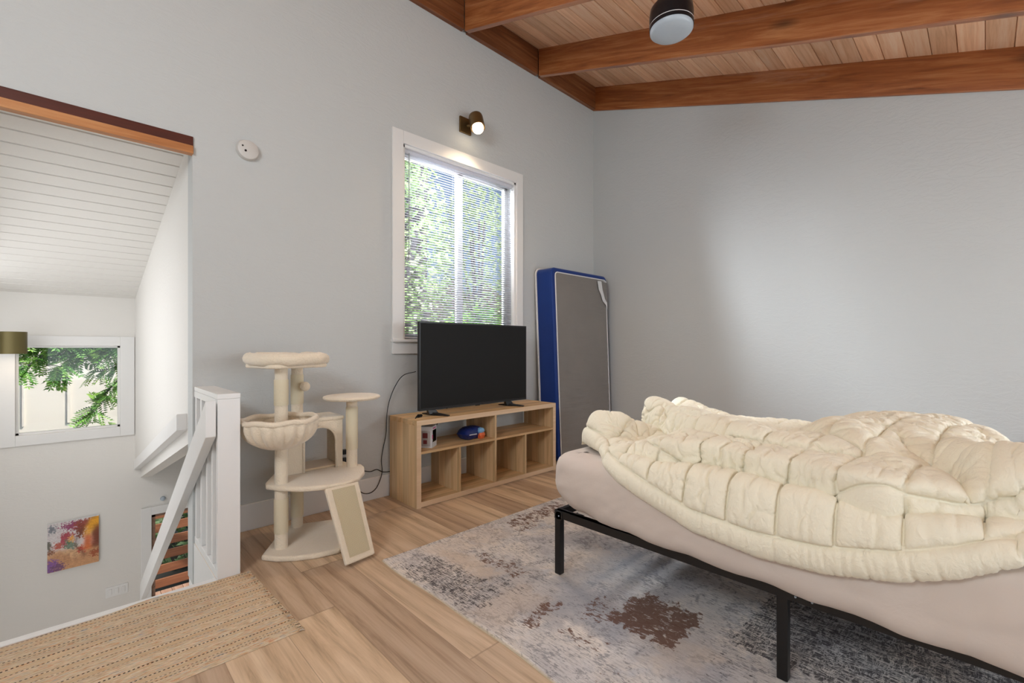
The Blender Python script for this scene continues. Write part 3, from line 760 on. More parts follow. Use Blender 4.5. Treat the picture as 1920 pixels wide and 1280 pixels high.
def bush(name, label, c, r, n, L, mat, seed, trunk=True, cat='shrub', group=None):
    R2 = random.Random(seed); t = thing(name, label, cat, (c[0], c[1], c[2]-r[2]), group)
    b = MB()
    for i in range(n):
        a = R2.uniform(0, 2*math.pi); u = R2.uniform(-1, 1); rr = R2.uniform(0.35, 1)**0.5; s_ = math.sqrt(1-u*u)
        p = (c[0]+r[0]*rr*s_*math.cos(a), c[1]+r[1]*rr*s_*math.sin(a), c[2]+r[2]*rr*u)
        d = (R2.gauss(0, 1), R2.gauss(0, 1), R2.gauss(-0.1, 0.7)); nn = Vector((R2.gauss(0, .6), R2.gauss(0, .6), 1)).normalized()
        leaf_quads(b, p, d, nn, L*R2.uniform(0.6, 1.4), L*0.25)
    b.build('foliage', mat, t)
    if trunk:
        b = MB()
        for k in range(5):
            a = R2.uniform(0, 6.28); b.tube(curve([(c[0], c[1], c[2]-r[2]), (c[0]+0.2*r[0]*math.cos(a), c[1]+0.2*r[1]*math.sin(a), c[2]-0.3*r[2]), (c[0]+0.6*r[0]*math.cos(a), c[1]+0.6*r[1]*math.sin(a), c[2]+0.5*r[2])], 5), 0.03, 6)
        b.build('stems', 'trunk', t)
    return t
bush('shrub', 'bright green leafy shrub growing behind the orange deck fence', (1.9, 11.2, -1.6), (2.2, 0.6, 1.6), 2600, 0.2, 'leaf2', 3)
gr = 'trees outside the blinds window'
bush('garden_tree', 'pale green tree filling the left half of the blinds window', (4.7, 8.3, 3.2), (1.2, 0.8, 2.6), 3200, 0.17, 'leaf2', 21, cat='tree', group=gr)
bush('garden_tree', 'grey green tree filling the right half of the blinds window', (7.7, 9.3, 2.9), (1.3, 0.8, 3.0), 2600, 0.18, 'leaf2', 22, cat='tree', group=gr)
bush('garden_tree', 'low yellow green bushy tree at the foot of the blinds window', (6.2, 7.4, 0.9), (1.4, 0.5, 1.2), 2600, 0.14, 'leaf', 23, cat='tree', group=gr)
b = MB(); b.tube(curve([(7.0, 11.2, -2.5), (7.1, 11.2, 1), (6.9, 11.2, 3), (7.0, 11.2, 9)], 6), 0.36, 14)
tag(b.build('tree_trunk', 'trunk', smooth=True), 'thick grey tree trunk behind the middle of the blinds window', 'tree trunk')

# ------------------------------------------------------------------ guard and handrails of the stairs
gd = thing('stair_guard', 'white painted stair guard with square balusters and boxed end post', 'railing', (XG+0.05, EDGE, 0))
b = MB(); b.box(XG+0.07, XG+0.102, EDGE+0.03, YW-0.001, 0.0, 0.93); b.build('side_panel', 'white', gd)
b = MB(); b.box(XG, XG+0.102, EDGE, EDGE+0.03, 0.0, 0.93); b.build('end_panel', 'white', gd)
b = MB(); b.box(XG-0.002, XG+0.104, EDGE-0.002, YW-0.001, 0.93, 0.957); b.build('top_rail', 'white', gd, bevel=0.003)
b = MB(); b.box(XG-0.002, XG+0.03, EDGE+0.03, YW-0.001, 0.895, 0.93); b.build('under_rail', 'white', gd)
b = MB(); b.box(XG, XG+0.07, EDGE+0.03, YW-0.001, 0.0, 0.045); b.build('bottom_rail', 'white', gd, bevel=0.003)
for yq in (3.315, 3.16, 3.0, 2.865):
    b = MB(); b.box(XG+0.001, XG+0.023, yq-0.019, yq+0.019, 0.045, 0.895); b.build('baluster', 'white', gd, bevel=0.002)
hr = thing('stair_handrail', 'thick white handrail running steeply down the stairs from the guard post', 'handrail', (0.49, EDGE, 0.8))
b = MB(); sl_ = 0.658
slopebox(b, 0.467, 0.514, EDGE-0.002, 6.0, lambda q: 0.74-sl_*(q-EDGE), lambda q: 0.925-sl_*(q-EDGE))
b.build('rail', 'white', hr, bevel=0.004)

# ------------------------------------------------------------------ small fittings of the stair hall
def painting():
    n = 180; x = np.linspace(0, 1, n); U, V = np.meshgrid(x, x, indexing='ij')   # V up
    def c(*a): return np.array(srgb(*a))
    wob = 0.03*fbm(U*6, V*6, 3, 3)
    U2, V2 = U+wob, V+0.03*fbm(U*6+9, V*6, 3, 8)
    C = np.tile(c(214, 206, 206), (n, n, 1))
    def blend(mask, col):
        mask = np.clip(mask, 0, 1)[..., None]; nonlocal C; C = C*(1-mask)+np.array(col)*mask
    sm = lambda d, w=0.02: 1/(1+np.exp(-np.clip(d/w, -40, 40)))
    blend(sm(0.42-V2), c(214, 170, 128))
    blend(sm(0.30+0.1*np.sin(U2*9)-V2)*0.6, c(190, 132, 88))
    blend(sm(0.12-np.abs(V2-0.20-0.1*U2))*0.4*sm(fbm(U*14, V*30, 3, 2), 0.08), c(150, 96, 70))
    for (cx, cy, rx, ry, col) in ((0.06, 0.12, 0.16, 0.13, (130, 84, 150)), (0.2, 0.08, 0.12, 0.08, (116, 76, 110)), (0.5, 0.9, 0.22, 0.09, (150, 70, 110)), (0.7, 0.88, 0.22, 0.1, (150, 72, 62)), (0.64, 0.74, 0.09, 0.13, (130, 62, 44)),
                                  (0.30, 0.62, 0.07, 0.12, (176, 78, 90)), (0.38, 0.70, 0.12, 0.06, (170, 70, 84)), (0.2, 0.52, 0.08, 0.07, (186, 96, 80)), (0.4, 0.52, 0.08, 0.1, (96, 116, 86)), (0.47, 0.46, 0.11, 0.06, (120, 136, 120)),
                                  (0.46, 0.62, 0.05, 0.07, (222, 160, 84)), (0.04, 0.55, 0.05, 0.09, (110, 106, 96)), (0.05, 0.42, 0.07, 0.05, (140, 92, 66)), (0.66, 0.35, 0.08, 0.06, (196, 78, 60)), (0.85, 0.33, 0.14, 0.06, (200, 150, 104)), (0.92, 0.22, 0.1, 0.07, (160, 84, 50)), (0.08, 0.88, 0.07, 0.08, (130, 132, 140))):
        d = 1-np.sqrt(((U2-cx)/rx)**2+((V2-cy)/ry)**2)+1.1*fbm(U*24, V*24, 4, int(cx*99), 0.65); blend(sm(d, 0.08), c(*col))
    blend(sm(U2-0.84)*sm(V2-0.34), c(122, 62, 40))
    ar = np.sqrt((U2-1.05)**2+(V2-0.55)**2*0.6); blend(sm(0.09-np.abs(ar-0.30))*sm(V2-0.58)*sm(U2-0.70, 0.03), c(232, 164, 40))
    blend(sm(U2-0.70)*sm(0.86-U2)*sm(0.62-V2)*sm(V2-0.33), c(214, 110, 52))
    blend(sm(0.014-np.abs(U2-0.62-0.08*np.sin(V2*9)))*sm(0.8-V2)*sm(V2-0.2), c(110, 66, 44))
    C = C*(1+0.22*fbm(U*16+2*fbm(U*5, V*5, 2, 1), V*34, 4, 77)[..., None]+0.12*fbm(U*60, V*40, 2, 5)[..., None]); return np.clip(C, 0, 1)
def m_vcol(name, attr, rough=0.5):
    n = NT(name); n.col(n.attr(attr, 'Color')); n.rough(rough); return n.m
pm = painting(); n = pm.shape[0]
px0, px1, pz0, pz1 = -0.212, 0.168, -1.06, -0.577
uu = np.linspace(0, 1, n); U, V = np.meshgrid(uu, uu, indexing='ij')
pic = thing('canvas_print', 'small canvas print of an orange arch and flowers on the stair hall wall', 'picture', ((px0+px1)/2, YF, pz0))
b = MB(); b.box(px0, px1, YF-0.03, YF-0.001, pz0, pz1); b.build('canvas', 'piping', pic)
grid_obj('print', np.stack([px0+(px1-px0)*U, np.full_like(U, YF-0.0312), pz0+(pz1-pz0)*V], -1), m_vcol('garden_print', 'col'), pic, False, {'col': pm})
# switch plate
sw = thing('light_switch', 'white three-gang switch plate low on the stair hall wall', 'switch', (0.31, YF, -1.43))
b = MB(); b.box(0.222, 0.405, YF-0.008, YF, -1.485, -1.375); b.build('plate', 'white', sw, bevel=0.002)
for k in range(3):
    b = MB(); b.box(0.243+k*0.055, 0.271+k*0.055, YF-0.014, YF-0.006, -1.46, -1.40); b.build('toggle', 'white', sw, bevel=0.002)
b = MB(); b.lathe([(0.0001, 0.03), (0.022, 0.026), (0.026, 0.0)], (0, 0, 0), 20, True, lambda v: (0.71+v[0], YF-v[2], -0.53+v[1]))
tag(b.build('door_sensor', M['diffuser'], smooth=True), 'tiny round grey sensor above the lower doorway', 'sensor')
# sconce in stair hall
sc = thing('stair_sconce', 'olive bronze cylinder wall light at the left edge beside the stair window', 'wall light', (-0.47, 6.25, 1.25))
M['olive'] = m_plain('olive_bronze', srgb(96, 86, 50), 0.5, 0.5)
b = MB(); r = 0.09; cz = 1.235
b.lathe([(r*0.2, 0.105), (r, 0.105), (r, -0.1), (r-0.006, -0.1), (r-0.006, 0.09), (0.001, 0.09)], (-0.425, 6.25, cz), 40, False)
smooth_by_angle(b.build('shade', M['olive'], sc))
b = MB(); b.tube([(-0.53, 6.25, cz+0.05), (XV0+0.02, 6.25, cz+0.05)], 0.012, 8); b.box(XV0, XV0+0.02, 6.2, 6.3, cz-0.05, cz+0.12); b.build('arm', 'black', sc)
b = MB(); b.lathe([(0.001, -0.0865), (r-0.008, -0.086)], (-0.43, 6.25, cz), 32, False); b.build('bulb', 'bulb', sc)

# ------------------------------------------------------------------ smoke alarm, outlet
sa = thing('smoke_alarm', 'round white smoke alarm on the wall beside the stair opening', 'smoke alarm', (0.8, YW, 2.483))
b = MB(); b.lathe([(0.066, 0.0), (0.066, 0.012), (0.060, 0.03), (0.045, 0.038), (0.001, 0.038)], (0, 0, 0), 40, True, lambda v: (0.806+v[0], YW-v[2], 2.483+v[1]))
smooth_by_angle(b.build('body', 'plastic_white', sa), 30)
b = MB()
for (dx, dz, r) in ((-0.035, 0.014, 0.005), (-0.018, -0.014, 0.007)): b.lathe([(r, 0.034), (r, 0.041)], (0, 0, 0), 12, True, lambda v: (0.806+dx+v[0], YW-v[2], 2.483+dz+v[1]))
b.build('vent_hole', 'black_plastic', sa)
ol = thing('wall_outlet', 'white wall outlet low behind the cat tree', 'outlet', (1.442, YW, 0.38))
b = MB(); b.box(1.40, 1.484, YW-0.007, YW, 0.31, 0.45); b.build('plate', 'plastic_white', ol, bevel=0.002)
for i, (zq, lab) in enumerate(((0.414, 'upper'), (0.352, 'lower'))):
    p = thing('power_plug', 'black power plug in the %s socket behind the cat tree' % lab, 'plug', (1.448, YW-0.01, zq), 'plugs in the wall outlet')
    b = MB(); b.box(1.43, 1.468, YW-0.042, YW-0.007, zq-0.018, zq+0.018); b.build('plug_body', 'black_plastic', p, bevel=0.005)
b = MB(); b.tube(curve([(1.45, YW-0.04, 0.414), (1.50, YW-0.06, 0.36), (1.56, YW-0.05, 0.27), (1.64, YW-0.04, 0.232), (1.70, YW-0.04, 0.237), (1.76, YW-0.035, 0.205), (1.84, YW-0.03, 0.20), (1.98, YW-0.028, 0.23), (2.2, YW-0.025, 0.43), (2.35, YW-0.028, 0.62), (2.45, YW-0.12, 0.8)], 10), 0.0038, 6)
tag(b.build('power_cable', 'cable', smooth=True), 'black cable running level from the outlet behind the shelf unit', 'cable', 'black cables')
b = MB(); b.tube(curve([(1.45, YW-0.045, 0.352), (1.52, YW-0.05, 0.17), (1.575, YW-0.04, 0.085), (1.65, YW-0.03, 0.062), (1.71, YW-0.03, 0.10), (1.75, YW-0.03, 0.2), (1.748, YW-0.025, 0.30), (1.765, YW-0.02, 0.39), (1.79, YW-0.02, 0.5), (1.79, YW-0.03, 0.62), (1.81, YW-0.03, 0.75), (1.86, YW-0.04, 0.88), (1.90, YW-0.1, 0.97), (1.98, YW-0.16, 1.0)], 10), 0.0034, 6)
tag(b.build('power_cable', 'cable', smooth=True), 'black cable looping down to the floor then up behind the television', 'cable', 'black cables')

# ------------------------------------------------------------------ sconce over the window
s1 = thing('wall_sconce', 'lit bronze spotlight on the wall above the blinds window', 'wall light', (2.60, YW, 3.24))
b = MB(); b.box(2.535, 2.665, YW-0.02, YW, 3.175, 3.32); b.build('wall_plate', 'brass', s1, bevel=0.003)
ax = Vector((-0.1, -0.38, -0.92)).normalized(); q = ax.to_track_quat('Z', 'Y')
base = Vector((2.645, YW-0.1, 3.325))
TT = lambda v: tuple(base+q @ Vector(v))
b = MB(); b.lathe([(0.001, 0), (0.05, 0), (0.062, 0.012), (0.066, 0.03), (0.066, 0.15), (0.062, 0.15), (0.060, 0.03), (0.001, 0.02)], (0, 0, 0), 40, False, TT)
smooth_by_angle(b.build('shade', 'brass', s1))
b = MB(); b.tube([(2.62, YW-0.01, 3.25), (2.64, YW-0.05, 3.25), tuple(base+ax*0.07)], 0.014, 8); b.build('arm', 'brass', s1)
b = MB(); bc = base+ax*0.15; b.sphere(bc, 0.052, 12); b.build('bulb', 'bulb', s1, smooth=True)
pl = bpy.data.lights.new('sconce_light', 'SPOT'); pl.energy = 38; pl.color = (1.0, 0.74, 0.48); pl.shadow_soft_size = 0.05; pl.spot_size = math.radians(150); pl.spot_blend = 0.9
po = bpy.data.objects.new('sconce_light', pl); COL.objects.link(po); po.location = bc+ax*0.075; po.rotation_euler = (-ax).to_track_quat('Z', 'Y').to_euler()

# ------------------------------------------------------------------ ceiling light
fl = thing('ceiling_light', 'round dark drum ceiling light with frosted disc hanging from a rod', 'ceiling light', (2.587, 1.30, 3.42))
fx, fy, fz = 2.587, 1.31, 3.115
b = MB(); b.lathe([(0.001, 0.175), (0.05, 0.172), (0.095, 0.155), (0.122, 0.12), (0.127, 0.08), (0.127, 0.0), (0.11, 0.0)], (fx, fy, fz), 48, True); smooth_by_angle(b.build('housing', 'navy', fl), 35)
b = MB(); b.lathe([(0.1285, 0.020), (0.1285, 0.024)], (fx, fy, fz), 48, False); b.build('trim_ring', 'piping', fl)
b = MB(); b.lathe([(0.124, 0.004), (0.124, -0.012), (0.11, -0.024), (0.06, -0.032), (0.001, -0.034)], (fx, fy, fz), 48, False); b.build('diffuser', 'diffuser', fl, smooth=True)
b = MB(); b.tube([(fx, fy, fz+0.16), (fx, fy, zbeam(fy)-0.02)], 0.014, 12); b.build('downrod', 'navy', fl, smooth=True)
b = MB(); b.lathe([(0.03, 0.0), (0.055, 0.03), (0.055, 0.05)], (fx, fy, zbeam(fy)-0.052), 24, True); b.build('canopy', 'navy', fl)

# ------------------------------------------------------------------ TV stand
sx0, sx1, sy0, sy1, sz = 1.812, 3.378, 2.905, 3.305, 0.652
ts = thing('shelf_unit', 'low light oak open shelf unit under the television', 'shelf unit', ((sx0+sx1)/2, (sy0+sy1)/2, 0))
tk = 0.038; e = 0.0015
b = MB(); b.box(sx0, sx1, sy0+e, sy1, sz-tk, sz); b.build('top_panel', 'oakx', ts, bevel=0.001)
b = MB(); b.box(sx0+tk, sx1-tk, sy0+e, sy1, 0.004, 0.004+tk); b.build('bottom_panel', 'oakx', ts, bevel=0.001)
for xa in (sx0, sx1-tk):
    b = MB(); b.box(xa, xa+tk, sy0+e, sy1, 0.0, sz-tk); b.build('side_panel', 'oak', ts, bevel=0.001)
b = MB(); b.box(sx0, sx1, sy0, sy0+e*1.2, sz-tk, sz); b.box(sx0, sx0+tk, sy0, sy0+e*1.2, 0, sz-tk); b.box(sx1-tk, sx1, sy0, sy0+e*1.2, 0, sz-tk); b.box(sx0+tk, sx1-tk, sy0, sy0+e*1.2, 0.004, 0.004+tk)
b.build('front_edging', 'oakfront', ts)
xm = 2.597
b = MB(); b.box(xm-0.009, xm+0.009, sy0+0.004, sy1, 0.042, sz-tk); b.build('centre_divider', 'oak', ts)
for (xa, xb) in ((sx0+tk, xm-0.009), (xm+0.009, sx1-tk)):
    b = MB(); b.box(xa, xb, sy0+0.004, sy1, 0.398, 0.416); b.build('shelf', 'oakx', ts)
for xd in (2.214, 2.964):
    b = MB(); b.box(xd-0.009, xd+0.009, sy0+0.004, sy1, 0.042, 0.398); b.build('divider', 'oak', ts)
# box and blue pouch on the shelf
zsf = 0.416
cb = thing('toy_box', 'white and pink window box on the left of the upper shelf', 'box', (1.99, 3.04, zsf))
ang = math.radians(24)
def RT(cx, cy, a):
    ca, sa_ = math.cos(a), math.sin(a)
    return lambda v: (cx+v[0]*ca-v[1]*sa_, cy+v[0]*sa_+v[1]*ca, v[2])
Tb = RT(1.985, 2.965, math.radians(38))
b = MB(); bw, bd, bh = 0.115, 0.115, 0.165
b.box(0, bw, 0, 0.002, zsf, zsf+0.04, Tb); b.box(0, bw, 0, 0.002, zsf+bh-0.03, zsf+bh, Tb); b.box(0, 0.018, 0, 0.002, zsf+0.04, zsf+bh-0.03, Tb); b.box(bw-0.004, bw, 0, 0.002, zsf+0.04, zsf+bh-0.03, Tb)
b.box(0, 0.002, 0, bd, zsf, zsf+bh, Tb); b.box(0, bw, bd-0.002, bd, zsf, zsf+bh, Tb); b.box(0, bw, 0, bd, zsf, zsf+0.002, Tb); b.box(0, bw, 0, bd, zsf+bh-0.002, zsf+bh, Tb)
b.build('carton', 'piping', cb)
M['pink'] = m_plain('pink_print', srgb(206, 74, 130), 0.5); M['grey_card'] = m_plain('grey_card', srgb(176, 170, 168), 0.5)
M['darkred'] = m_plain('dark_red_print', srgb(120, 50, 54), 0.5); M['orange'] = m_plain('orange_print', srgb(226, 110, 62), 0.5)
M['blue'] = m_plain('dark_blue_foil', srgb(20, 40, 104), 0.3); M['ltblue'] = m_plain('light_blue_print', srgb(130, 180, 222), 0.4)
b = MB(); b.box(-0.001, 0, 0.012, bd-0.03, zsf+0.012, zsf+0.13, Tb); b.build('side_print', 'grey_card', cb)
b = MB(); b.box(-0.002, -0.001, 0.035, 0.075, zsf+0.075, zsf+0.115, Tb); b.box(-0.002, -0.001, 0.04, 0.07, zsf+0.03, zsf+0.06, Tb); b.build('red_print', 'darkred', cb)
b = MB(); b.box(0.002, 0.022, -0.001, 0.0, zsf+0.07, zsf+0.10, Tb); b.build('pink_print', 'pink', cb)
b = MB(); b.box(0.022, 0.09, -0.001, 0, zsf+bh-0.022, zsf+bh-0.012, Tb); b.build('top_print', 'pink', cb)
b = MB(); b.box(0.018, bw-0.004, 0.0005, 0.001, zsf+0.04, zsf+bh-0.03, Tb); b.build('clear_window', 'glass', cb)
pk = thing('blue_packet', 'dark blue foil packet with an orange corner on the upper shelf', 'packet', (2.43, 3.05, zsf))
def pillow(cx, cy, cz, hx, hy, hz, a, nx=14):
    b = MB(); g = np.linspace(-1, 1, nx); vs = []; Tz = RT(cx, cy, a)
    for sgn in (1, -1):
        for u in g:
            for v in g:
                h = ((1-u**4)*(1-v**4))**0.45
                vs.append(Tz((u*hx*(1-0.06*v*v), v*hy*(1-0.06*u*u), cz+sgn*hz*h+0.006*math.sin(u*9+v*7)*h)))
    fs = []
    for s_ in (0, 1):
        for i in range(nx-1):
            for jx in range(nx-1):
                o_ = s_*nx*nx; q4 = (o_+i*nx+jx, o_+(i+1)*nx+jx, o_+(i+1)*nx+jx+1, o_+i*nx+jx+1); fs.append(q4 if s_ == 0 else q4[::-1])
    return b.add(vs, fs)
pillow(2.43, 3.05, zsf+0.052, 0.11, 0.07, 0.05, math.radians(8)).build('packet_body', 'blue', pk, smooth=True)
pillow(2.502, 3.00, zsf+0.03, 0.035, 0.03, 0.028, math.radians(8)).build('orange_corner', 'orange', pk, smooth=True)
pillow(2.495, 3.00, zsf+0.066, 0.035, 0.03, 0.022, math.radians(8)).build('light_blue_label', 'ltblue', pk, smooth=True)
b = MB(); b.box(2.36, 2.44, 2.972, 2.976, zsf+0.045, zsf+0.052); b.build('stripe', 'piping', pk)

# ------------------------------------------------------------------ TV
tv = thing('television', 'black flat screen television standing on the oak shelf unit', 'television', (2.53, 3.07, sz))
tx0, tx1, tz0, tz1, ty = 1.928, 3.122, 0.697, 1.399, 3.055
b = MB(); b.box(tx0, tx1, ty, ty+0.03, tz0, tz1); b.build('bezel', 'black_plastic', tv, bevel=0.003)
b = MB(); b.box(tx0+0.012, tx1-0.012, ty-0.0012, ty+0.004, tz0+0.018, tz1-0.012); b.build('screen', 'screen', tv)
b = MB(); b.box(tx0+0.2, tx1-0.2, ty+0.03, ty+0.065, tz0+0.05, tz1-0.25); b.build('back_housing', 'black_plastic', tv, bevel=0.012)
for xc, s_ in ((2.03, 1), (2.87, 1)):
    b = MB()
    yc = ty+0.015
    b.add([(xc-0.02, yc-0.012, tz0+0.002), (xc+0.05, yc-0.012, tz0+0.002), (xc+0.05, yc+0.012, tz0+0.002), (xc-0.02, yc+0.012, tz0+0.002),
           (xc-0.01, yc-0.02, sz+0.012), (xc+0.08, yc-0.02, sz+0.012), (xc+0.08, yc+0.02, sz+0.012), (xc-0.01, yc+0.02, sz+0.012)],
          [(0, 1, 2, 3), (4, 7, 6, 5), (0, 4, 5, 1), (1, 5, 6, 2), (2, 6, 7, 3), (3, 7, 4, 0)])
    for (dx, dy) in ((0.095, -0.135), (0.02, 0.12)):
        p0 = Vector((xc+0.035, yc, sz+0.012)); p1 = Vector((xc+dx, yc+dy, sz+0.006)); d = (p1-p0).normalized(); s2 = Vector((d.y, -d.x, 0)).normalized()*0.013
        vs = [p0+s2*2, p0-s2*2, p1-s2, p1+s2]; b.add([v+Vector((0, 0, 0.012)) for v in vs[:2]]+[v+Vector((0, 0, 0.002)) for v in vs[2:]]+[Vector((v.x, v.y, sz+0.0005)) for v in vs], [(0, 1, 2, 3), (7, 6, 5, 4), (0, 4, 5, 1), (1, 5, 6, 2), (2, 6, 7, 3), (3, 7, 4, 0)])
    b.build('foot', 'black_plastic', tv, bevel=0.002)
b = MB(); b.box(2.50, 2.54, ty, ty+0.015, tz0-0.007, tz0+0.002); b.build('sensor', 'black_plastic', tv)
b = MB(); pillow(1.925, 3.05, sz+0.008, 0.028, 0.014, 0.008, 0.3, 8).tube(curve([(1.90, 3.045, sz+0.006), (1.875, 3.02, sz+0.005), (1.86, 3.0, sz+0.005)], 5), 0.004, 6)
bb_ = pillow(1.925, 3.05, sz+0.010, 0.03, 0.014, 0.008, 0.3, 8); bb_.tube(curve([(1.90, 3.045, sz+0.007), (1.875, 3.02, sz+0.005), (1.86, 3.0, sz+0.005)], 5), 0.004, 6)
tag(bb_.build('cable_connector', 'black_plastic', smooth=True), 'small black cable connector lying on the shelf unit left of the television', 'connector')

# ------------------------------------------------------------------ upright spare mattress
sm_ = thing('spare_mattress', 'narrow blue and grey mattress standing upright in the room corner', 'mattress', (4.06, 3.2, 0))
mw, mh, md = 0.98, 2.03, 0.235
tl_ = math.radians(1.25); ln_ = math.radians(1.4)
def TM(v):    # local: x width, y depth (front 0), z height
    x, y, z = v
    return (3.59+x-math.tan(tl_)*z, 3.055+y+math.tan(ln_)*z, z)
def rrect(x0, x1, z0, z1, r, n=6):
    out = []
    for (cx, cz, a0) in ((x1-r, z0+r, -90), (x1-r, z1-r, 0), (x0+r, z1-r, 90), (x0+r, z0+r, 180)):
        for i in range(n+1):
            a = math.radians(a0+90*i/n); out.append((cx+r*math.cos(a), cz+r*math.sin(a)))
    return out
b = MB(); rr = rrect(0, mw, 0.0, mh, 0.06)
b.prism(rr, 0, md, lambda v: TM((v[0], v[2], v[1]))); b.build('blue_cover', 'navyfab', sm_, bevel=0.018, seg=3)
b = MB(); rg = rrect(0.045, mw-0.03, 0.02, mh-0.05, 0.035)
nn_ = 40; gx = np.linspace(0.045, mw-0.03, 30); gz = np.linspace(0.03, mh-0.05, 120); GX, GZ = np.meshgrid(gx, gz, indexing='ij')
lowm = np.clip((1.35-GZ)/0.5, 0, 1); wr = 0.004*lowm*np.sin(GZ*75+4*fbm(GX*3, GZ*4, 3, 2)+GX*3)*np.clip(fbm(GX*4, GZ*6, 3, 5)+0.5, 0, 1)
bul = 0.012*np.clip(1-((GX-mw/2)/(mw/2-0.03))**4, 0, 1)*np.clip(1-((GZ-mh/2)/(mh/2-0.02))**8, 0, 1)
Y0 = -0.004-bul-wr
Pm = np.stack([3.59+GX-math.tan(tl_)*GZ, 3.055+Y0+math.tan(ln_)*GZ, GZ], -1)
grid_obj('grey_panel', Pm, 'greyfab', sm_)
b = MB(); b.tube([TM((p[0], -0.006, p[1])) for p in rrect(0.045, mw-0.03, 0.02, mh-0.05, 0.035)], 0.0065, 6, True); b.build('front_piping', 'piping', sm_, smooth=True)
b = MB(); b.tube([TM((p[0], md-0.012, p[1])) for p in rrect(-0.004, mw+0.004, 0.0, mh+0.004, 0.06)], 0.012, 6, True); b.build('back_piping', 'piping', sm_, smooth=True)
b = MB(); ptag = [(0.78, 1.955), (0.80, 1.86), (0.84, 1.80), (0.87, 1.73), (0.93, 1.69), (0.955, 1.64), (0.957, 1.965)]
b.prism(ptag, 0, 0.003, lambda v: TM((v[0]-0.015, -0.022-v[2], v[1]))); b.build('torn_label', 'piping', sm_)
b = MB(); ptag = [(0.85, 1.96), (0.87, 1.86), (0.91, 1.76), (0.945, 1.72), (0.95, 1.95)]
b.prism(ptag, 0, 0.002, lambda v: TM((v[0]-0.012, -0.026-v[2], v[1]))); b.build('label_gap', 'greyfab', sm_)

# ------------------------------------------------------------------ cat tree
ct = thing('cat_tree', 'beige plush cat tree with perches, hammock, arched house and ramp', 'cat tree', (1.0, 2.85, 0))
def poly_plate(poly, z0, z1, name, mat='plush', bevel=0.012, parent=ct):
    b = MB(); b.prism(poly, z0, z1); return b.build(name, mat, parent, bevel=bevel, seg=3)
def arc(c, r0, a0, a1, n, r1=None):
    r1 = r1 or r0
    return [(c[0]+(r0+(r1-r0)*i/n)*math.cos(math.radians(a0+(a1-a0)*i/n)), c[1]+(r0+(r1-r0)*i/n)*math.sin(math.radians(a0+(a1-a0)*i/n))) for i in range(n+1)]
base_poly = [(0.98, 3.17)]+[(0.745, 2.81), (0.80, 2.73), (0.88, 2.665), (0.98, 2.615), (1.10, 2.59), (1.14, 2.62)]+[(1.27, 3.03), (1.25, 3.07)]
poly_plate(base_poly, 0.0, 0.032, 'base')
mid = [(0.95, 3.2), (0.80, 2.93), (0.785, 2.87), (0.83, 2.78), (0.92, 2.68), (1.03, 2.62), (1.14, 2.60), (1.24, 2.64), (1.33, 2.75), (1.385, 2.87), (1.40, 2.94), (1.36, 3.0), (1.33, 3.2)]
poly_plate(mid, 0.375, 0.405, 'platform')
def post(c, z0, z1, name, segs):
    t = bpy.data.objects.new(name, None)
    b = MB(); b.lathe([(0.035, z0), (0.035, z1)], (c[0], c[1], 0), 24, False); o = smooth_by_angle(b.build(name, 'plush', ct))
    for (a, c2) in segs:
        b = MB(); b.lathe([(0.0375, a), (0.0385, a+0.004), (0.0385, c2-0.004), (0.0375, c2)], (c[0], c[1], 0), 24, False); smooth_by_angle(b.build('sisal_wrap', 'sisal', o))
    return o
p1 = (0.86, 2.84); p2 = (1.037, 3.105); p3 = (1.325, 2.925)
post(p1, 0.03, 1.09, 'post', [(0.12, 0.32), (0.86, 1.01)])
post(p2, 0.03, 1.09, 'post', [(0.1, 0.3), (0.83, 1.02)])
post(p3, 0.40, 0.86, 'post', [(0.52, 0.80)])
b = MB(); b.lathe([(0.165, 0.0), (0.178, 0.006), (0.182, 0.014), (0.178, 0.022), (0.165, 0.026), (0.001, 0.027)], (p3[0], p3[1], 0.852), 48, True); smooth_by_angle(b.build('round_perch', 'plush', ct), 50)
# top perch: padded tray with bolster
pc = (0.925, 2.945)
b = MB(); 
def rot_rr(cx, cy, w, d, a, r=0.06):
    pts = rrect(-w/2, w/2, -d/2, d/2, r); ca, sa_ = math.cos(a), math.sin(a)
    return [(cx+p[0]*ca-p[1]*sa_, cy+p[0]*sa_+p[1]*ca) for p in pts]
pa = math.radians(12)
poly_plate(rot_rr(pc[0], pc[1], 0.36, 0.34, pa, 0.05), 1.075, 1.10, 'top_perch', 'plush', 0.01)
b = MB(); rim = rot_rr(pc[0], pc[1], 0.345, 0.325, pa, 0.08); rimp = []
for i, p in enumerate(rim): rimp.append((p[0], p[1], 1.128+0.004*math.sin(i*1.1)))
b.tube(rimp, [0.036+0.003*math.sin(i*1.9) for i in range(len(rimp))], 12, True); b.build('bolster', 'plush', ct, smooth=True)
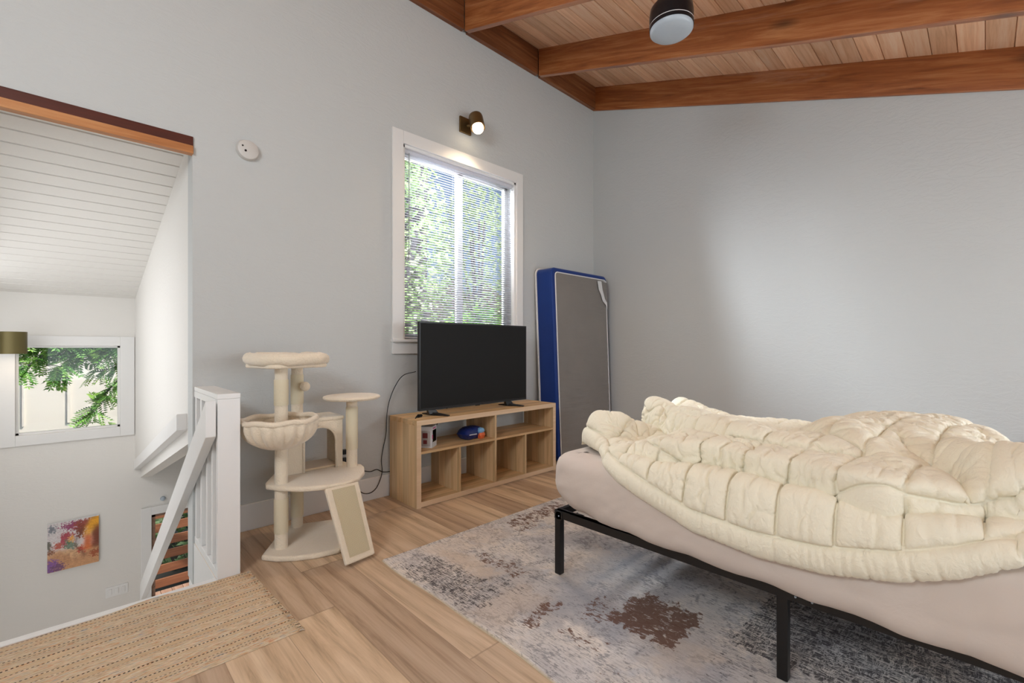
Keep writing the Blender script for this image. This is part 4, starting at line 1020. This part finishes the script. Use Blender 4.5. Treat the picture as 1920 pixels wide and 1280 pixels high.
# hammock
hc = (0.832, 2.765, 0.79)
ang_ = np.linspace(0, 2*np.pi, 97); tt = np.linspace(0, 1, 22); A_, T_ = np.meshgrid(ang_, tt, indexing='ij')
Rr = 0.19*np.sqrt(np.clip(1-T_**2.2, 0, 1)); pleat = 0.012*np.sin(A_*19)*np.sin(np.pi*np.clip(T_*1.1, 0, 1))
Zr = hc[2]-0.165*T_
Rr = np.where(T_ < 0.98, Rr+pleat, Rr)
Ph = np.stack([hc[0]+Rr*np.cos(A_), hc[1]+Rr*np.sin(A_), Zr+0.0*A_], -1)
hm = grid_obj('hammock', Ph, 'plush', ct)
sd = hm.modifiers.new('solid', 'SOLIDIFY'); sd.thickness = 0.006
b = MB(); b.tube([(hc[0]+0.19*math.cos(a), hc[1]+0.19*math.sin(a), hc[2]+0.004*math.sin(a*7)) for a in np.linspace(0, 2*np.pi, 60)[:-1]], 0.015, 10, True); b.build('hammock_rim', 'plush', ct, smooth=True)
# house: side walls, arched front, roof, floor pad
hx0, hx1, hy0, hy1, hz0, hz1 = 0.93, 1.285, 2.975, 3.2, 0.405, 0.735
b = MB(); xa0, xa1, za = 1.045, 1.225, 0.60
out = [(hx0, hz0), (hx0, hz1), (hx1, hz1), (hx1, hz0), (xa1+0.02, hz0), (xa1+0.012, za-0.03)]
cxa = (xa0+xa1)/2; ra = (xa1-xa0)/2+0.012
for i in range(0, 15):
    a = math.pi*i/14; out.append((cxa+ra*math.cos(a), za-0.01+ra*0.92*math.sin(a)))
out += [(xa0-0.012, hz0)]
b.prism(out, hy0, hy0+0.018, lambda v: (v[0], v[2], v[1])); b.build('house_front', 'plush', ct, bevel=0.004)
b = MB(); ar_ = [(xa1+0.016, hz0)]+[(cxa+ra*math.cos(math.pi*i/14), za-0.01+ra*0.92*math.sin(math.pi*i/14)) for i in range(15)]+[(xa0-0.012, hz0)]
b.tube([(p[0], hy0-0.001, p[1]) for p in ar_], 0.008, 8); b.build('arch_trim', 'plush', ct, smooth=True)
for i, xq in enumerate((hx0, hx1-0.018)):
    b = MB(); b.box(xq, xq+0.018, hy0+0.018, hy1, hz0, hz1-0.018); b.build('house_side', 'plush_dark', ct, bevel=0.004)
b = MB(); b.box(hx0-0.008, hx1+0.008, hy0-0.008, hy1+0.008, hz1-0.018, hz1+0.008); b.build('house_roof', 'plush', ct, bevel=0.01, seg=3)
b = MB(); b.box(hx0+0.018, hx1-0.018, hy0+0.018, hy1, hz0, hz0+0.016); b.build('house_pad', 'plush_dark', ct, bevel=0.006)
# ramp
ra_t0, ra_t1 = Vector((1.013, 2.605, 0.385)), Vector((1.215, 2.615, 0.385))
ra_b0, ra_b1 = Vector((1.045, 2.40, 0.012)), Vector((1.225, 2.425, 0.012))
def ramp_slab(u0, u1, v0, v1, off0, off1):
    nn = (ra_b0-ra_t0).cross(ra_t1-ra_t0).normalized()
    if nn.z < 0: nn = -nn
    P_ = lambda u, v: (ra_t0*(1-u)+ra_t1*u)*(1-v)+(ra_b0*(1-u)+ra_b1*u)*v
    vs = [P_(u, v)+nn*o for o in (off0, off1) for (u, v) in ((u0, v0), (u1, v0), (u1, v1), (u0, v1))]
    return MB().add(vs, [(0, 1, 2, 3), (4, 7, 6, 5), (0, 4, 5, 1), (1, 5, 6, 2), (2, 6, 7, 3), (3, 7, 4, 0)])
rp = ramp_slab(0, 1, 0, 1, 0, 0.028).build('ramp', 'plush', ct, bevel=0.009, seg=3)
ramp_slab(0.16, 0.84, 0.04, 0.93, 0.028, 0.031).build('scratch_mat', 'sisalmat', rp)
# hanging ball
b = MB(); b.tube([(1.055, 3.03, 1.075), (1.06, 3.03, 0.975)], 0.0018, 5); 
cbp = b.build('string', 'cord', ct)
b = MB(); b.sphere((1.06, 3.03, 0.945), 0.031, 12); b.build('pompom_ball', 'plush', ct, smooth=True)

# ------------------------------------------------------------------ rugs
nx, ny = 250, 320
rx0, rx1, ry0, ry1 = 1.232, 3.65, -0.75, 2.345
gx = np.linspace(rx0, rx1, nx); gy = np.linspace(ry0, ry1, ny); GX, GY = np.meshgrid(gx, gy, indexing='ij')
wob = 0.05*fbm(GX*9, GY*14, 5, 1, 0.7)
def rect_m(x0, x1, y0, y1, s_=0.02):
    dx = np.minimum(GX-x0, x1-GX)+wob; dy = np.minimum(GY-y0, y1-GY)+0.05*fbm(GX*12+4, GY*8, 5, 5, 0.7)
    return 1/(1+np.exp(-np.clip(np.minimum(dx, dy)/s_*3, -30, 30)))
dark = np.zeros_like(GX); brown = dark.copy(); tan = dark.copy(); blue = dark.copy()
for r, w_ in (((1.26, 1.50, 1.60, 2.2), 0.9), ((1.50, 1.60, 1.55, 1.78), 0.8), ((1.72, 2.05, 1.68, 2.2), 0.30), ((1.72, 2.3, 1.35, 1.7), 0.38), ((2.1, 3.4, 0.7, 1.6), 0.55), ((1.85, 2.3, 1.0, 1.4), 0.5), ((1.9, 3.3, -0.3, 0.72), 1.0), ((1.60, 1.9, 0.35, 0.72), 0.62), ((1.24, 1.5, 0.4, 0.95), 0.3), ((1.4, 1.8, 0.1, 0.5), 0.5), ((1.28, 1.40, 1.42, 1.47), 0.5)):
    dark = np.maximum(dark, rect_m(*r)*w_)  # rug pattern; weights beneath the bed also paint in its shadow
for r, w_ in (((1.62, 1.74, 1.66, 2.03), 0.75), ((2.08, 2.66, 2.12, 2.28), 0.85), ((2.05, 2.2, 2.02, 2.14), 0.7), ((1.36, 1.62, 1.33, 1.41), 0.9), ((1.44, 1.54, 1.03, 1.24), 0.75), ((1.68, 2.0, 0.84, 1.16), 1.05), ((1.60, 1.80, 1.1, 1.30), 0.7), ((2.75, 3.2, 1.9, 2.2), 0.6), ((1.32, 1.45, 0.85, 0.98), 0.5)):
    brown = np.maximum(brown, rect_m(*r)*w_)
for r, w_ in (((1.50, 1.62, 1.78, 2.22), 0.9), ((1.50, 2.0, 2.08, 2.3), 0.5), ((1.26, 1.62, 1.42, 1.62), 0.6), ((1.8, 2.25, 1.42, 1.62), 0.5), ((1.55, 1.8, 0.72, 0.9), 0.6)): tan = np.maximum(tan, rect_m(*r, 0.04)*w_)
for r, w_ in (((1.72, 2.35, 1.22, 1.5), 0.9), ((1.45, 1.68, 0.55, 0.82), 0.9), ((1.55, 1.72, 1.05, 1.4), 0.6), ((1.25, 1.5, 0.98, 1.3), 0.5)): blue = np.maximum(blue, rect_m(*r, 0.05)*w_)  # bluish patches; the first paints in cool light at the bed's edge
rr_ = np.random.RandomState(12); tone = np.zeros_like(GX)
for k in range(60):
    cx_, cy_ = rr_.uniform(rx0, rx1), rr_.uniform(ry0, ry1); w_, h_ = rr_.uniform(0.08, 0.4), rr_.uniform(0.08, 0.45); v_ = rr_.uniform(-1, 1)
    m_ = rect_m(cx_-w_, cx_+w_, cy_-h_, cy_+h_, 0.03)*0.75; tone = tone*(1-m_)+v_*m_
    if k % 4 == 0: dark = np.maximum(dark, 0.45*rect_m(cx_-w_*0.5, cx_+w_*0.5, cy_-h_*0.5, cy_+h_*0.5, 0.03))
ed = np.minimum(np.minimum(GX-rx0, rx1-GX), np.minimum(GY-ry0, ry1-GY)); edge = (ed < 0.008).astype(float)
XX = GX.copy(); YY = GY.copy()
wavx = 0.006*np.sin(GY*5.1)+0.004*np.sin(GY*11); XX += wavx*np.exp(-(GX-rx0)/0.2)
Z = 0.008+0.0015*fbm(GX*5, GY*5, 2, 9)+0.006*np.exp(-((GX-rx0)/0.03)**2)*np.clip(np.sin(GY*5.1+1), 0, 1)
Z = np.where(ed < 1e-6, 0.001, Z)
grid_obj('area_rug', np.stack([XX, YY, Z], -1), 'rug', None, True, {'dark': dark, 'brown': brown, 'tan': tan, 'blue': blue, 'tone': tone, 'edge': edge})
tag(bpy.data.objects['area_rug'], 'large distressed grey, cream and rust patchwork rug under the bed', 'rug')
# woven runner at the stair edge
nx, ny = 160, 70
gu = np.linspace(0, 1, nx); gv = np.linspace(0, 1, ny); U, V = np.meshgrid(gu, gv, indexing='ij')
Xr_ = -1.2+(0.655+1.2+(0.03*(1-V)))*U; Yr_ = 2.0+0.715*V+0.012*np.sin(U*9)*V
Zr_ = 0.008+0.012*np.exp(-((V-0.62-0.1*np.sin(U*4))/0.05)**2)*np.exp(-((U-0.62)/0.22)**2)+0.010*np.exp(-((V-0.25-0.06*U)/0.04)**2)*np.exp(-((U-0.74)/0.18)**2)+0.012*np.exp(-((V-1.0)/0.03)**2)*np.exp(-((U-0.78)/0.05)**2)+0.002*fbm(U*14, V*7, 3, 6)
edm = (U > 0.999) | (V < 0.001) | (V > 0.999); Zr_ = np.where(edm, 0.001, Zr_)
rn = grid_obj('runner_rug', np.stack([Xr_, Yr_, Zr_], -1), 'runner', None, True)
tag(rn, 'woven tan striped runner rug with dashed stitching at the top of the stairs', 'rug')
b = MB(); R3 = random.Random(4)
for i in range(120):
    y0 = 2.0+0.71*i/119+R3.uniform(-0.003, 0.003); x0 = 0.655+0.03*(1-i/119)
    b.tube([(x0-0.01, y0, 0.008), (x0+0.008, y0+R3.uniform(-0.006, 0.006), 0.007), (x0+R3.uniform(0.008, 0.014), y0+R3.uniform(-0.012, 0.012), 0.003)], 0.0022, 5)
fr = b.build('fringe', 'runner', None); fr.parent = rn; fr['kind'] = 'stuff'

# ------------------------------------------------------------------ bed
BX0, BX1, BY0, BY1 = 1.818, 3.34, -0.50, 1.57
bed = thing('bed_frame', 'black metal platform bed frame standing on the patterned rug', 'bed frame', ((BX0+BX1)/2, 0.55, 0))
b = MB(); h0, h1 = 0.305, 0.345
b.box(BX0, BX0+0.025, BY0, BY1, h0, h1); b.box(BX0, BX0+0.035, BY0, BY1, h1-0.003, h1); b.build('side_rail', 'black', bed, bevel=0.002)
b = MB(); b.box(BX1-0.025, BX1, BY0, BY1, h0, h1); b.build('side_rail', 'black', bed, bevel=0.002)
for ya in (BY0, BY1-0.025):
    b = MB(); b.box(BX0+0.026, BX1-0.026, ya, ya+0.025, h0, h1); b.build('end_rail', 'black', bed, bevel=0.002)
b = MB(); b.box((BX0+BX1)/2-0.02, (BX0+BX1)/2+0.02, BY0+0.03, BY1-0.03, 0.295, 0.328); b.build('centre_rail', 'black', bed)
for i in range(12):
    yq = BY0+0.12+i*0.165
    b = MB(); b.box(BX0+0.026, BX1-0.026, yq, yq+0.03, 0.328, 0.341); b.build('slat', 'black', bed)
for (xq, yq) in ((BX0, BY1-0.035), (BX1-0.035, BY1-0.035), (BX0, 0.485), (BX1-0.035, 0.485), ((BX0+BX1)/2-0.018, 0.485), ((BX0+BX1)/2-0.018, BY1-0.1)):
    b = MB(); b.box(xq, xq+0.036, yq, yq+0.036, 0.009, 0.31); b.build('leg', 'black', bed, bevel=0.003)
b = MB(); b.lathe([(0.024, 0.0), (0.024, 0.003)], (0, 0, 0), 20, True, lambda v: (BX0-v[2], BY1-0.03+v[0], 0.318+v[1])); b.box(BX0-0.003, BX0, BY1-0.045, BY1, 0.30, 0.34); b.build('corner_bracket', 'black', bed, bevel=0.001)
for (yy_, zz_) in ((BY1-0.03, 0.318), (0.46, 0.325), (0.41, 0.325)):
    b = MB(); b.sphere((BX0-0.003, yy_, zz_), 0.004, 6); b.build('bolt', 'diffuser', bed, smooth=True)
# mattress with fitted sheet
def mat_outline(a, hx, hy, p): return hx*np.sign(np.cos(a))*np.abs(np.cos(a))**(2/p), hy*np.sign(np.sin(a))*np.abs(np.sin(a))**(2/p)
na, nz = 700, 60
MX0, MX1, MY0, MY1 = 1.752, 3.32, -0.46, 1.565; mz0, mz1 = 0.347, 0.655
# outline as rounded rectangle, dense along length
def rr_outline(n, x0, x1, y0, y1, r):
    L1, L2 = (x1-x0-2*r), (y1-y0-2*r); tot = 2*L1+2*L2+2*math.pi*r; out = []; nor = []
    for i in range(n+1):
        s_ = tot*i/n
        segs = [(L2, lambda q: ((x0, y0+r+q), (-1, 0))), (math.pi*r/2, lambda q: ((x0+r-r*math.cos(q/r), y1-r+r*math.sin(q/r)), (-math.cos(q/r), math.sin(q/r)))),
                (L1, lambda q: ((x0+r+q, y1), (0, 1))), (math.pi*r/2, lambda q: ((x1-r+r*math.sin(q/r), y1-r+r*math.cos(q/r)), (math.sin(q/r), math.cos(q/r)))),
                (L2, lambda q: ((x1, y1-r-q), (1, 0))), (math.pi*r/2, lambda q: ((x1-r+r*math.cos(q/r), y0+r-r*math.sin(q/r)), (math.cos(q/r), -math.sin(q/r)))),
                (L1, lambda q: ((x1-r-q, y0), (0, -1))), (math.pi*r/2, lambda q: ((x0+r-r*math.sin(q/r), y0+r-r*math.cos(q/r)), (-math.sin(q/r), -math.cos(q/r))))]
        for L_, fn in segs:
            if s_ <= L_ or L_ == segs[-1][0] and fn is segs[-1][1]:
                p, nrm = fn(min(s_, L_)); out.append(p); nor.append(nrm); break
            s_ -= L_
    return np.array(out), np.array(nor)
O, Nn = rr_outline(na, MX0, MX1, MY0, MY1, 0.13)
rows = []
rt, rb = 0.075, 0.07
prof = [(-0.10, 'b')]
zz = []
# profile: (outset, z): underside tuck -> bottom round -> side -> top round -> inwards
pf = [(-0.30, mz0+0.003), (-0.12, mz0+0.002)]
for i in range(7):
    a = math.pi/2*i/6; pf.append((-rb+rb*math.sin(a), mz0+rb-rb*math.cos(a)))
for i in range(1, 14): pf.append((0.0, mz0+rb+(mz1-mz0-rb-rt)*i/14))
for i in range(9):
    a = math.pi/2*i/8; pf.append((-rt+rt*math.cos(a), mz1-rt+rt*math.sin(a)))
for q in (0.12, 0.2, 0.35, 0.55, 0.74): pf.append((-q, mz1+0.012*q))
arcl = np.concatenate([[0], np.cumsum(np.hypot(np.diff(O[:, 0]), np.diff(O[:, 1])))])
Pm = np.zeros((len(pf), na+1, 3))
corner_b = np.clip((O[:, 1]-1.0)/0.5, 0, 1)**1.5
for i, (o_, zq) in enumerate(pf):
    t = np.clip((zq-mz0)/(mz1-mz0), 0, 1)
    side = math.sin(math.pi*t)
    w_ = 0.010*fbm(arcl*3.0, np.full_like(arcl, zq*5), 3, 3)+0.006*fbm(arcl*9.0+zq*9, np.full_like(arcl, zq*9), 3, 13)
    w_ += 0.012*np.abs(fbm(arcl*7+zq*6, np.full_like(arcl, zq*2), 2, 23))*np.exp(-((t-0.05)/0.2)**2)
    cb_ = -0.11*corner_b*max(0, 1-t/0.55)**1.6*(np.abs(Nn[:, 0]) > -1)
    bulge = 0.012*side
    off = o_+bulge+w_*(1 if i > 1 else 0)*(0.25+0.75*(t < 0.97))+cb_
    drop = -0.02*np.clip((1.0-O[:, 1])/1.2, 0, 1)*(1-t)**2*(i > 1)
    Pm[i, :, 0] = O[:, 0]+Nn[:, 0]*off; Pm[i, :, 1] = O[:, 1]+Nn[:, 1]*off; Pm[i, :, 2] = zq+drop+0.004*(1-t)*np.sin(arcl*23)*(i > 1)
mt = thing('mattress', 'thick mattress in a white fitted sheet on the black bed frame', 'mattress', ((MX0+MX1)/2, 0.55, mz0))
mo = grid_obj('fitted_sheet', Pm, 'sheet', mt)
b = MB(); b.box(MX0+0.09, MX1-0.09, MY0+0.09, MY1-0.13, mz0+0.006, mz1-0.004); b.build('mattress_core', 'sheet', mt)

# ------------------------------------------------------------------ duvet
def duvet():
    ns, nt = 560, 500
    ysv = np.linspace(1.50, -0.55, ns)
    hemY = [-0.6, -0.25, -0.068, 0.058, 0.18, 0.363, 0.553, 0.78, 1.01, 1.12, 1.2, 1.3, 1.5]
    hemZ = [0.84, 0.76, 0.665, 0.585, 0.533, 0.492, 0.481, 0.50, 0.572, 0.61, 0.645, 0.69, 0.70]
    hemX = [1.74, 1.735, 1.722, 1.715, 1.71, 1.708, 1.708, 1.712, 1.72, 1.73, 1.76, 1.86, 1.98]
    def seg_d(X, Y, pts):
        best = np.full(X.shape, 9.0); tt_ = np.zeros(X.shape); sgn = np.ones(X.shape); n = len(pts)-1
        for i in range(n):
            ax_, ay_ = pts[i][:2]; bx_, by_ = pts[i+1][:2]; dx, dy = bx_-ax_, by_-ay_; L2 = dx*dx+dy*dy
            t = np.clip(((X-ax_)*dx+(Y-ay_)*dy)/L2, 0, 1); px_, py_ = ax_+t*dx, ay_+t*dy
            d = np.hypot(X-px_, Y-py_); s_ = np.sign((X-ax_)*dy-(Y-ay_)*dx); m = d < best
            best = np.where(m, d, best); tt_ = np.where(m, (i+t)/n, tt_); sgn = np.where(m, s_, sgn)
        return best, tt_, sgn
    def ridge(X, Y, pts, amp, wn_, wf, ends=0.0):
        """asymmetric: wn_ on the camera side (small x), wf on the far side"""
        d, t, s_ = seg_d(X, Y, pts); near = s_ > 0
        w = np.where(near, wn_, wf); a = np.interp(t, np.linspace(0, 1, len(amp)), amp) if isinstance(amp, (list, tuple)) else amp
        return a*np.exp(-(d/w)**2)
    def top(X, Y):
        wx = X+0.05*fbm(X*3+7, Y*3, 2, 31); wy = Y+0.05*fbm(X*3, Y*3+5, 2, 37)
        z = np.full(X.shape, 0.715)
        z += 0.018*fbm(X*3.2, Y*3.2, 3, 41)
        # lower layer lies thin near the edge, upper layer begins at the fold
        fold = [(1.80, 1.06), (1.83, 0.83), (1.85, 0.66), (1.84, 0.57), (1.81, 0.44), (1.775, 0.32), (1.76, 0.2), (1.80, 0.08), (1.87, -0.02), (1.92, -0.3), (1.93, -0.6)]
        fy = [p[1] for p in fold][::-1]; fx = [p[0] for p in fold][::-1]
        xf = np.interp(Y, fy, fx)+0.012*np.sin(Y*19)
        up = 1/(1+np.exp(-np.clip((X-xf-0.022)/0.010, -40, 40)))
        fade = np.clip((1.2-Y)/0.25, 0, 1)
        z += (0.085*fade)*up*np.exp(-np.clip(X-xf, 0, 9)/0.9)
        z -= 0.045*np.exp(-((X-xf)/0.018)**2)*fade
        # big hump at the back right
        z += 0.125*np.exp(-(np.abs((wx-2.75)/0.52)**2.4)-(np.abs((wy-0.24)/0.34)**3))
        z += 0.05*np.exp(-((wx-2.25)/0.25)**2-((wy-0.42)/0.2)**2)
        # long flap ridge from the back left towards the middle
        z += ridge(wx, wy, [(2.52, 1.42), (2.26, 1.05), (2.12, 0.86), (2.02, 0.66), (2.0, 0.5)], [0.16, 0.12, 0.085, 0.06, 0.03], 0.045, 0.16)
        z -= ridge(wx, wy, [(2.44, 1.40), (2.18, 1.08), (2.03, 0.86)], [0.05, 0.07, 0.04], 0.045, 0.035)
        # second ridge behind it
        z += ridge(wx, wy, [(2.9, 1.42), (2.75, 1.2), (2.62, 0.95), (2.5, 0.72)], [0.13, 0.09, 0.03, 0.01], 0.09, 0.16)
        # hood of cloth standing at the far near corner
        z += ridge(X, Y, [(1.95, 1.43), (2.08, 1.35), (2.2, 1.28), (2.3, 1.15)], [0.125, 0.13, 0.06, 0.0], 0.075, 0.075)
        z += ridge(X, Y, [(1.92, 1.36), (1.95, 1.2)], [0.03, 0.0], 0.05, 0.05)
        # ridges in the near left field
        z += ridge(wx, wy, [(2.25, 1.15), (2.0, 0.93), (1.9, 0.7)], [0.03, 0.035, 0.0], 0.04, 0.07)
        # rolls at the right
        z += ridge(wx, wy, [(1.96, -0.30), (2.0, -0.03), (2.13, 0.05), (2.4, 0.05)], [0.11, 0.11, 0.08, 0.0], 0.06, 0.07)
        z += ridge(wx, wy, [(2.2, -0.35), (2.45, -0.12), (2.7, -0.05)], [0.07, 0.06, 0.02], 0.06, 0.08)
        z -= ridge(wx, wy, [(1.89, 0.03), (2.05, 0.11), (2.2, 0.2), (2.45, 0.3)], [0.05, 0.04, 0.025, 0.0], 0.03, 0.03)
        z -= ridge(wx, wy, [(2.12, -0.12), (2.35, -0.02), (2.6, 0.02)], [0.05, 0.05, 0.02], 0.028, 0.03)
        z += ridge(wx, wy, [(1.93, 0.18), (2.2, 0.38), (2.5, 0.5)], [0.03, 0.03, 0.0], 0.05, 0.08)
        z -= ridge(wx, wy, [(2.0, 0.28), (2.25, 0.5), (2.35, 0.62)], [0.02, 0.03, 0.03], 0.03, 0.04)
        # down to the mattress at the far side
        z -= 0.10*np.clip((X-3.15)/0.2, 0, 1)**2
        z -= 0.075*np.clip((-0.01-Y)/0.13, 0, 1)*np.clip((X-2.2)/0.35, 0, 1)
        z -= 0.03*np.exp(-((X-2.9)/0.5)**2-((Y-0.62)/0.1)**2)
        z = 0.662+np.maximum(z-0.662, 0.0)+0.0
        # drop where the far end of the duvet stops
        return z
    P = np.zeros((ns, nt, 3)); ARC = np.zeros((ns, nt)); XS = np.zeros((ns, nt))
    for i, yv in enumerate(ysv):
        hz = np.interp(yv, hemY, hemZ); hx = np.interp(yv, hemY, hemX)
        cor = max(0.0, (yv-1.15)/0.35)
        pts = [(hx+0.05, hz+0.004), (hx+0.02, hz-0.004), (hx, hz+0.006)]
        if hz < 0.66:
            k = 12
            for q in range(1, k+1):
                t = q/k; zq = hz+0.006+(0.672-hz-0.006)*t
                pts.append((hx+0.012*t*t-0.012*math.sin(math.pi*t), zq))
        x0 = pts[-1][0]; z0 = pts[-1][1]
        xt = np.linspace(0, 1, 200)**1.15*(3.42-x0)+x0
        zt_ = top(xt, np.full_like(xt, yv))
        bl_ = np.clip((xt-x0)/0.075, 0, 1); bl_ = np.sqrt(np.clip(1-(1-bl_)**2, 0, 1)); zt_ = z0*(1-bl_)+zt_*bl_
        pts += list(zip(xt[1:], zt_[1:])); pts += [(3.45, 0.62), (3.455, 0.5)]
        pts = np.array(pts); s_ = np.concatenate([[0], np.cumsum(np.hypot(np.diff(pts[:, 0]), np.diff(pts[:, 1])))])
        # denser sampling near the camera side
        u = np.linspace(0, 1, nt); sv = s_[-1]*(0.55*u+0.45*u**1.8)
        P[i, :, 0] = np.interp(sv, s_, pts[:, 0]); P[i, :, 1] = yv; P[i, :, 2] = np.interp(sv, s_, pts[:, 1]); ARC[i] = sv
    # soften
    for _ in range(2):
        Q = P.copy(); Q[1:-1, 1:-1] = 0.5*P[1:-1, 1:-1]+0.125*(P[2:, 1:-1]+P[:-2, 1:-1]+P[1:-1, 2:]+P[1:-1, :-2]); P = Q
    # upper layer hangs over the fold, flap leans to the camera side
    fY = [1.06, 0.83, 0.66, 0.57, 0.44, 0.32, 0.2, 0.08, -0.02, -0.3, -0.6]; fX = [1.80, 1.83, 1.85, 1.84, 1.81, 1.775, 1.76, 1.80, 1.87, 1.92, 1.93]
    xf = np.interp(P[..., 1], fY[::-1], fX[::-1])+0.012*np.sin(P[..., 1]*19)
    P[..., 0] -= 0.065*np.exp(-((P[..., 0]-xf-0.06)/0.045)**2)*np.clip((1.1-P[..., 1])/0.25, 0, 1)*(P[..., 2] > 0.69)
    rY = [1.42, 1.05, 0.86, 0.66]; rX = [2.50, 2.24, 2.10, 2.0]
    xr_ = np.interp(P[..., 1], rY[::-1], rX[::-1]); P[..., 0] -= 0.055*np.exp(-((P[..., 0]-xr_)/0.05)**2)*np.clip((P[..., 1]-0.6)/0.3, 0, 1)
    # the far end of the cloth wanders
    Yv = P[..., 1]; Xv = P[..., 0]; S = ARC
    endf = np.clip((Yv-1.2)/0.3, 0, 1)
    P[..., 1] += endf*(0.05*np.sin(Xv*7+1)-0.02)
    # quilting seams in cloth coordinates, then the cloth between the seams is grown and relaxed
    W1 = 0.035*fbm(S*2.2, Yv*2.2, 2, 51); W2 = 0.05*fbm(S*2.0+9, Yv*2.0, 2, 57)
    low = 1/(1+np.exp(-np.clip((0.36-S)/0.02, -30, 30)))
    qy = (Yv+W1*(1-low)+0.10*(1-low)*np.clip(S-0.36, 0, 2)-0.001)/0.162
    b0 = 0.125
    qt = np.where(S < b0, S/b0, 1+(S-b0+W2*(1-low))/0.235)
    dsy = np.abs(qy-np.round(qy))*0.162; dst = np.abs(qt-np.round(qt))*0.2
    dst = np.where(np.round(qt) < 0.5, 9, dst)
    sw_ = np.where(S > 0.37, np.clip(0.55+1.3*fbm(S*2.3+3, Yv*2.3, 2, 91), 0.12, 1), 1.0)
    seam = sw_*np.maximum(np.exp(-(dsy/0.0028)**2)*(S > b0), np.exp(-(dst/0.0032)**2))
    du = np.gradient(P, axis=0); dv = np.gradient(P, axis=1); Nv = np.cross(dv, du); Nv /= (np.linalg.norm(Nv, axis=-1, keepdims=True)+1e-9)
    if Nv[ns//2, nt//2, 2] < 0: Nv = -Nv
    edge_ = np.clip((1.50-np.linspace(1.50, -0.55, ns))/0.05, 0, 1)[:, None]*np.ones((1, nt))
    py = np.abs(np.sin(np.pi*qy)); pt = np.abs(np.sin(np.pi*qt)); py = np.where(S < b0, 1.0, py)
    h0 = 0.013*np.minimum(py, pt)**0.5+0.010*fbm(S*24+2*fbm(S*6, Yv*6, 2, 3), Yv*24, 3, 61)
    B = P-Nv*0.0015; X = P+Nv*(h0*edge_)[..., None]
    grow = (np.where(S < b0+0.01, 1.09, 1.17)+0.07*(S > b0)*np.clip(fbm(S*1.6, Yv*1.6, 2, 81)+0.6*np.clip((Yv-0.1)/0.9, 0, 1), -0.6, 1))[..., None]
    def L(A, di, dj):
        return np.linalg.norm(A[di:, dj:]-A[:A.shape[0]-di, :A.shape[1]-dj], axis=-1, keepdims=True) if dj >= 0 else np.linalg.norm(A[di:, :dj]-A[:-di, -dj:], axis=-1, keepdims=True)
    cons = []
    for (di, dj, k) in ((1, 0, 1.0), (0, 1, 1.0), (1, 1, 0.35), (1, -1, 0.35), (3, 0, 0.07), (0, 3, 0.07)):
        r0 = L(P, di, dj)
        g = grow[:r0.shape[0], :r0.shape[1]]; cons.append((di, dj, k, r0*g))
    V = np.zeros_like(X); sm = seam[..., None]; pin = 0.35*sm+0.004*(1-sm)
    wsum = np.zeros(X.shape[:2]+(1,))
    def sl(di, dj):
        A = (slice(di, None), slice(dj, None) if dj >= 0 else slice(None, dj)); Bq = (slice(None, -di) if di else slice(None), (slice(None, -dj) if dj > 0 else slice(None)) if dj >= 0 else slice(-dj, None)); return A, Bq
    for (di, dj, k, r) in cons:
        A, Bq = sl(di, dj); wsum[A] += k; wsum[Bq] += k
    for it in range(280):
        if it % 12 == 0:
            du = np.gradient(X, axis=0); dv = np.gradient(X, axis=1); NN = np.cross(dv, du); NN /= (np.linalg.norm(NN, axis=-1, keepdims=True)+1e-9)
            if NN[ns//2, nt//2, 2] < 0: NN = -NN
        acc = np.zeros_like(X)
        for (di, dj, k, r) in cons:
            A, Bq = sl(di, dj); d = X[A]-X[Bq]; l = np.linalg.norm(d, axis=-1, keepdims=True)+1e-9
            c = d*((0.5*k)*(l-r)/l); acc[A] -= c; acc[Bq] += c
        step = acc/wsum*1.5+NN*0.00003*edge_[..., None]
        V = 0.86*V+step*0.6; X = X+V
        dB = X-B; X = X-dB*pin
        dn = np.sum((X-B)*Nv, axis=-1, keepdims=True); X = X+Nv*np.clip(-dn, 0, None)*0.7
        X = X-Nv*np.clip(dn-0.024*(0.35+0.65*np.minimum(py, pt)[..., None]**0.5)-0.006, 0, None)*0.35
    P = X
    e0 = (1-edge_)**2
    P[..., 2] = P[..., 2]*(1-e0)+np.minimum(P[..., 2], 0.668)*e0
    return P
DP = duvet()
dv = grid_obj('duvet', DP, 'duvet', None)
tag(dv, 'rumpled cream quilted duvet heaped over the bed', 'duvet')

# ------------------------------------------------------------------ bedside table glimpsed beyond the bed
nt_ = thing('bedside_table', 'brown wooden bedside table corner just visible beyond the duvet at right edge', 'bedside table', (4.3, -0.42, 0))
b = MB(); b.box(4.02, 4.56, -0.66, -0.165, 0.54, 0.565); b.build('table_top', 'ledger', nt_, bevel=0.003)
b = MB(); b.box(4.05, 4.55, -0.64, -0.19, 0.36, 0.54); b.build('drawer_case', 'ledger', nt_)
for (xq, yq) in ((4.05, -0.64), (4.51, -0.64), (4.05, -0.23), (4.51, -0.23)):
    b = MB(); b.box(xq, xq+0.035, yq, yq+0.035, 0, 0.36); b.build('leg', 'ledger', nt_)
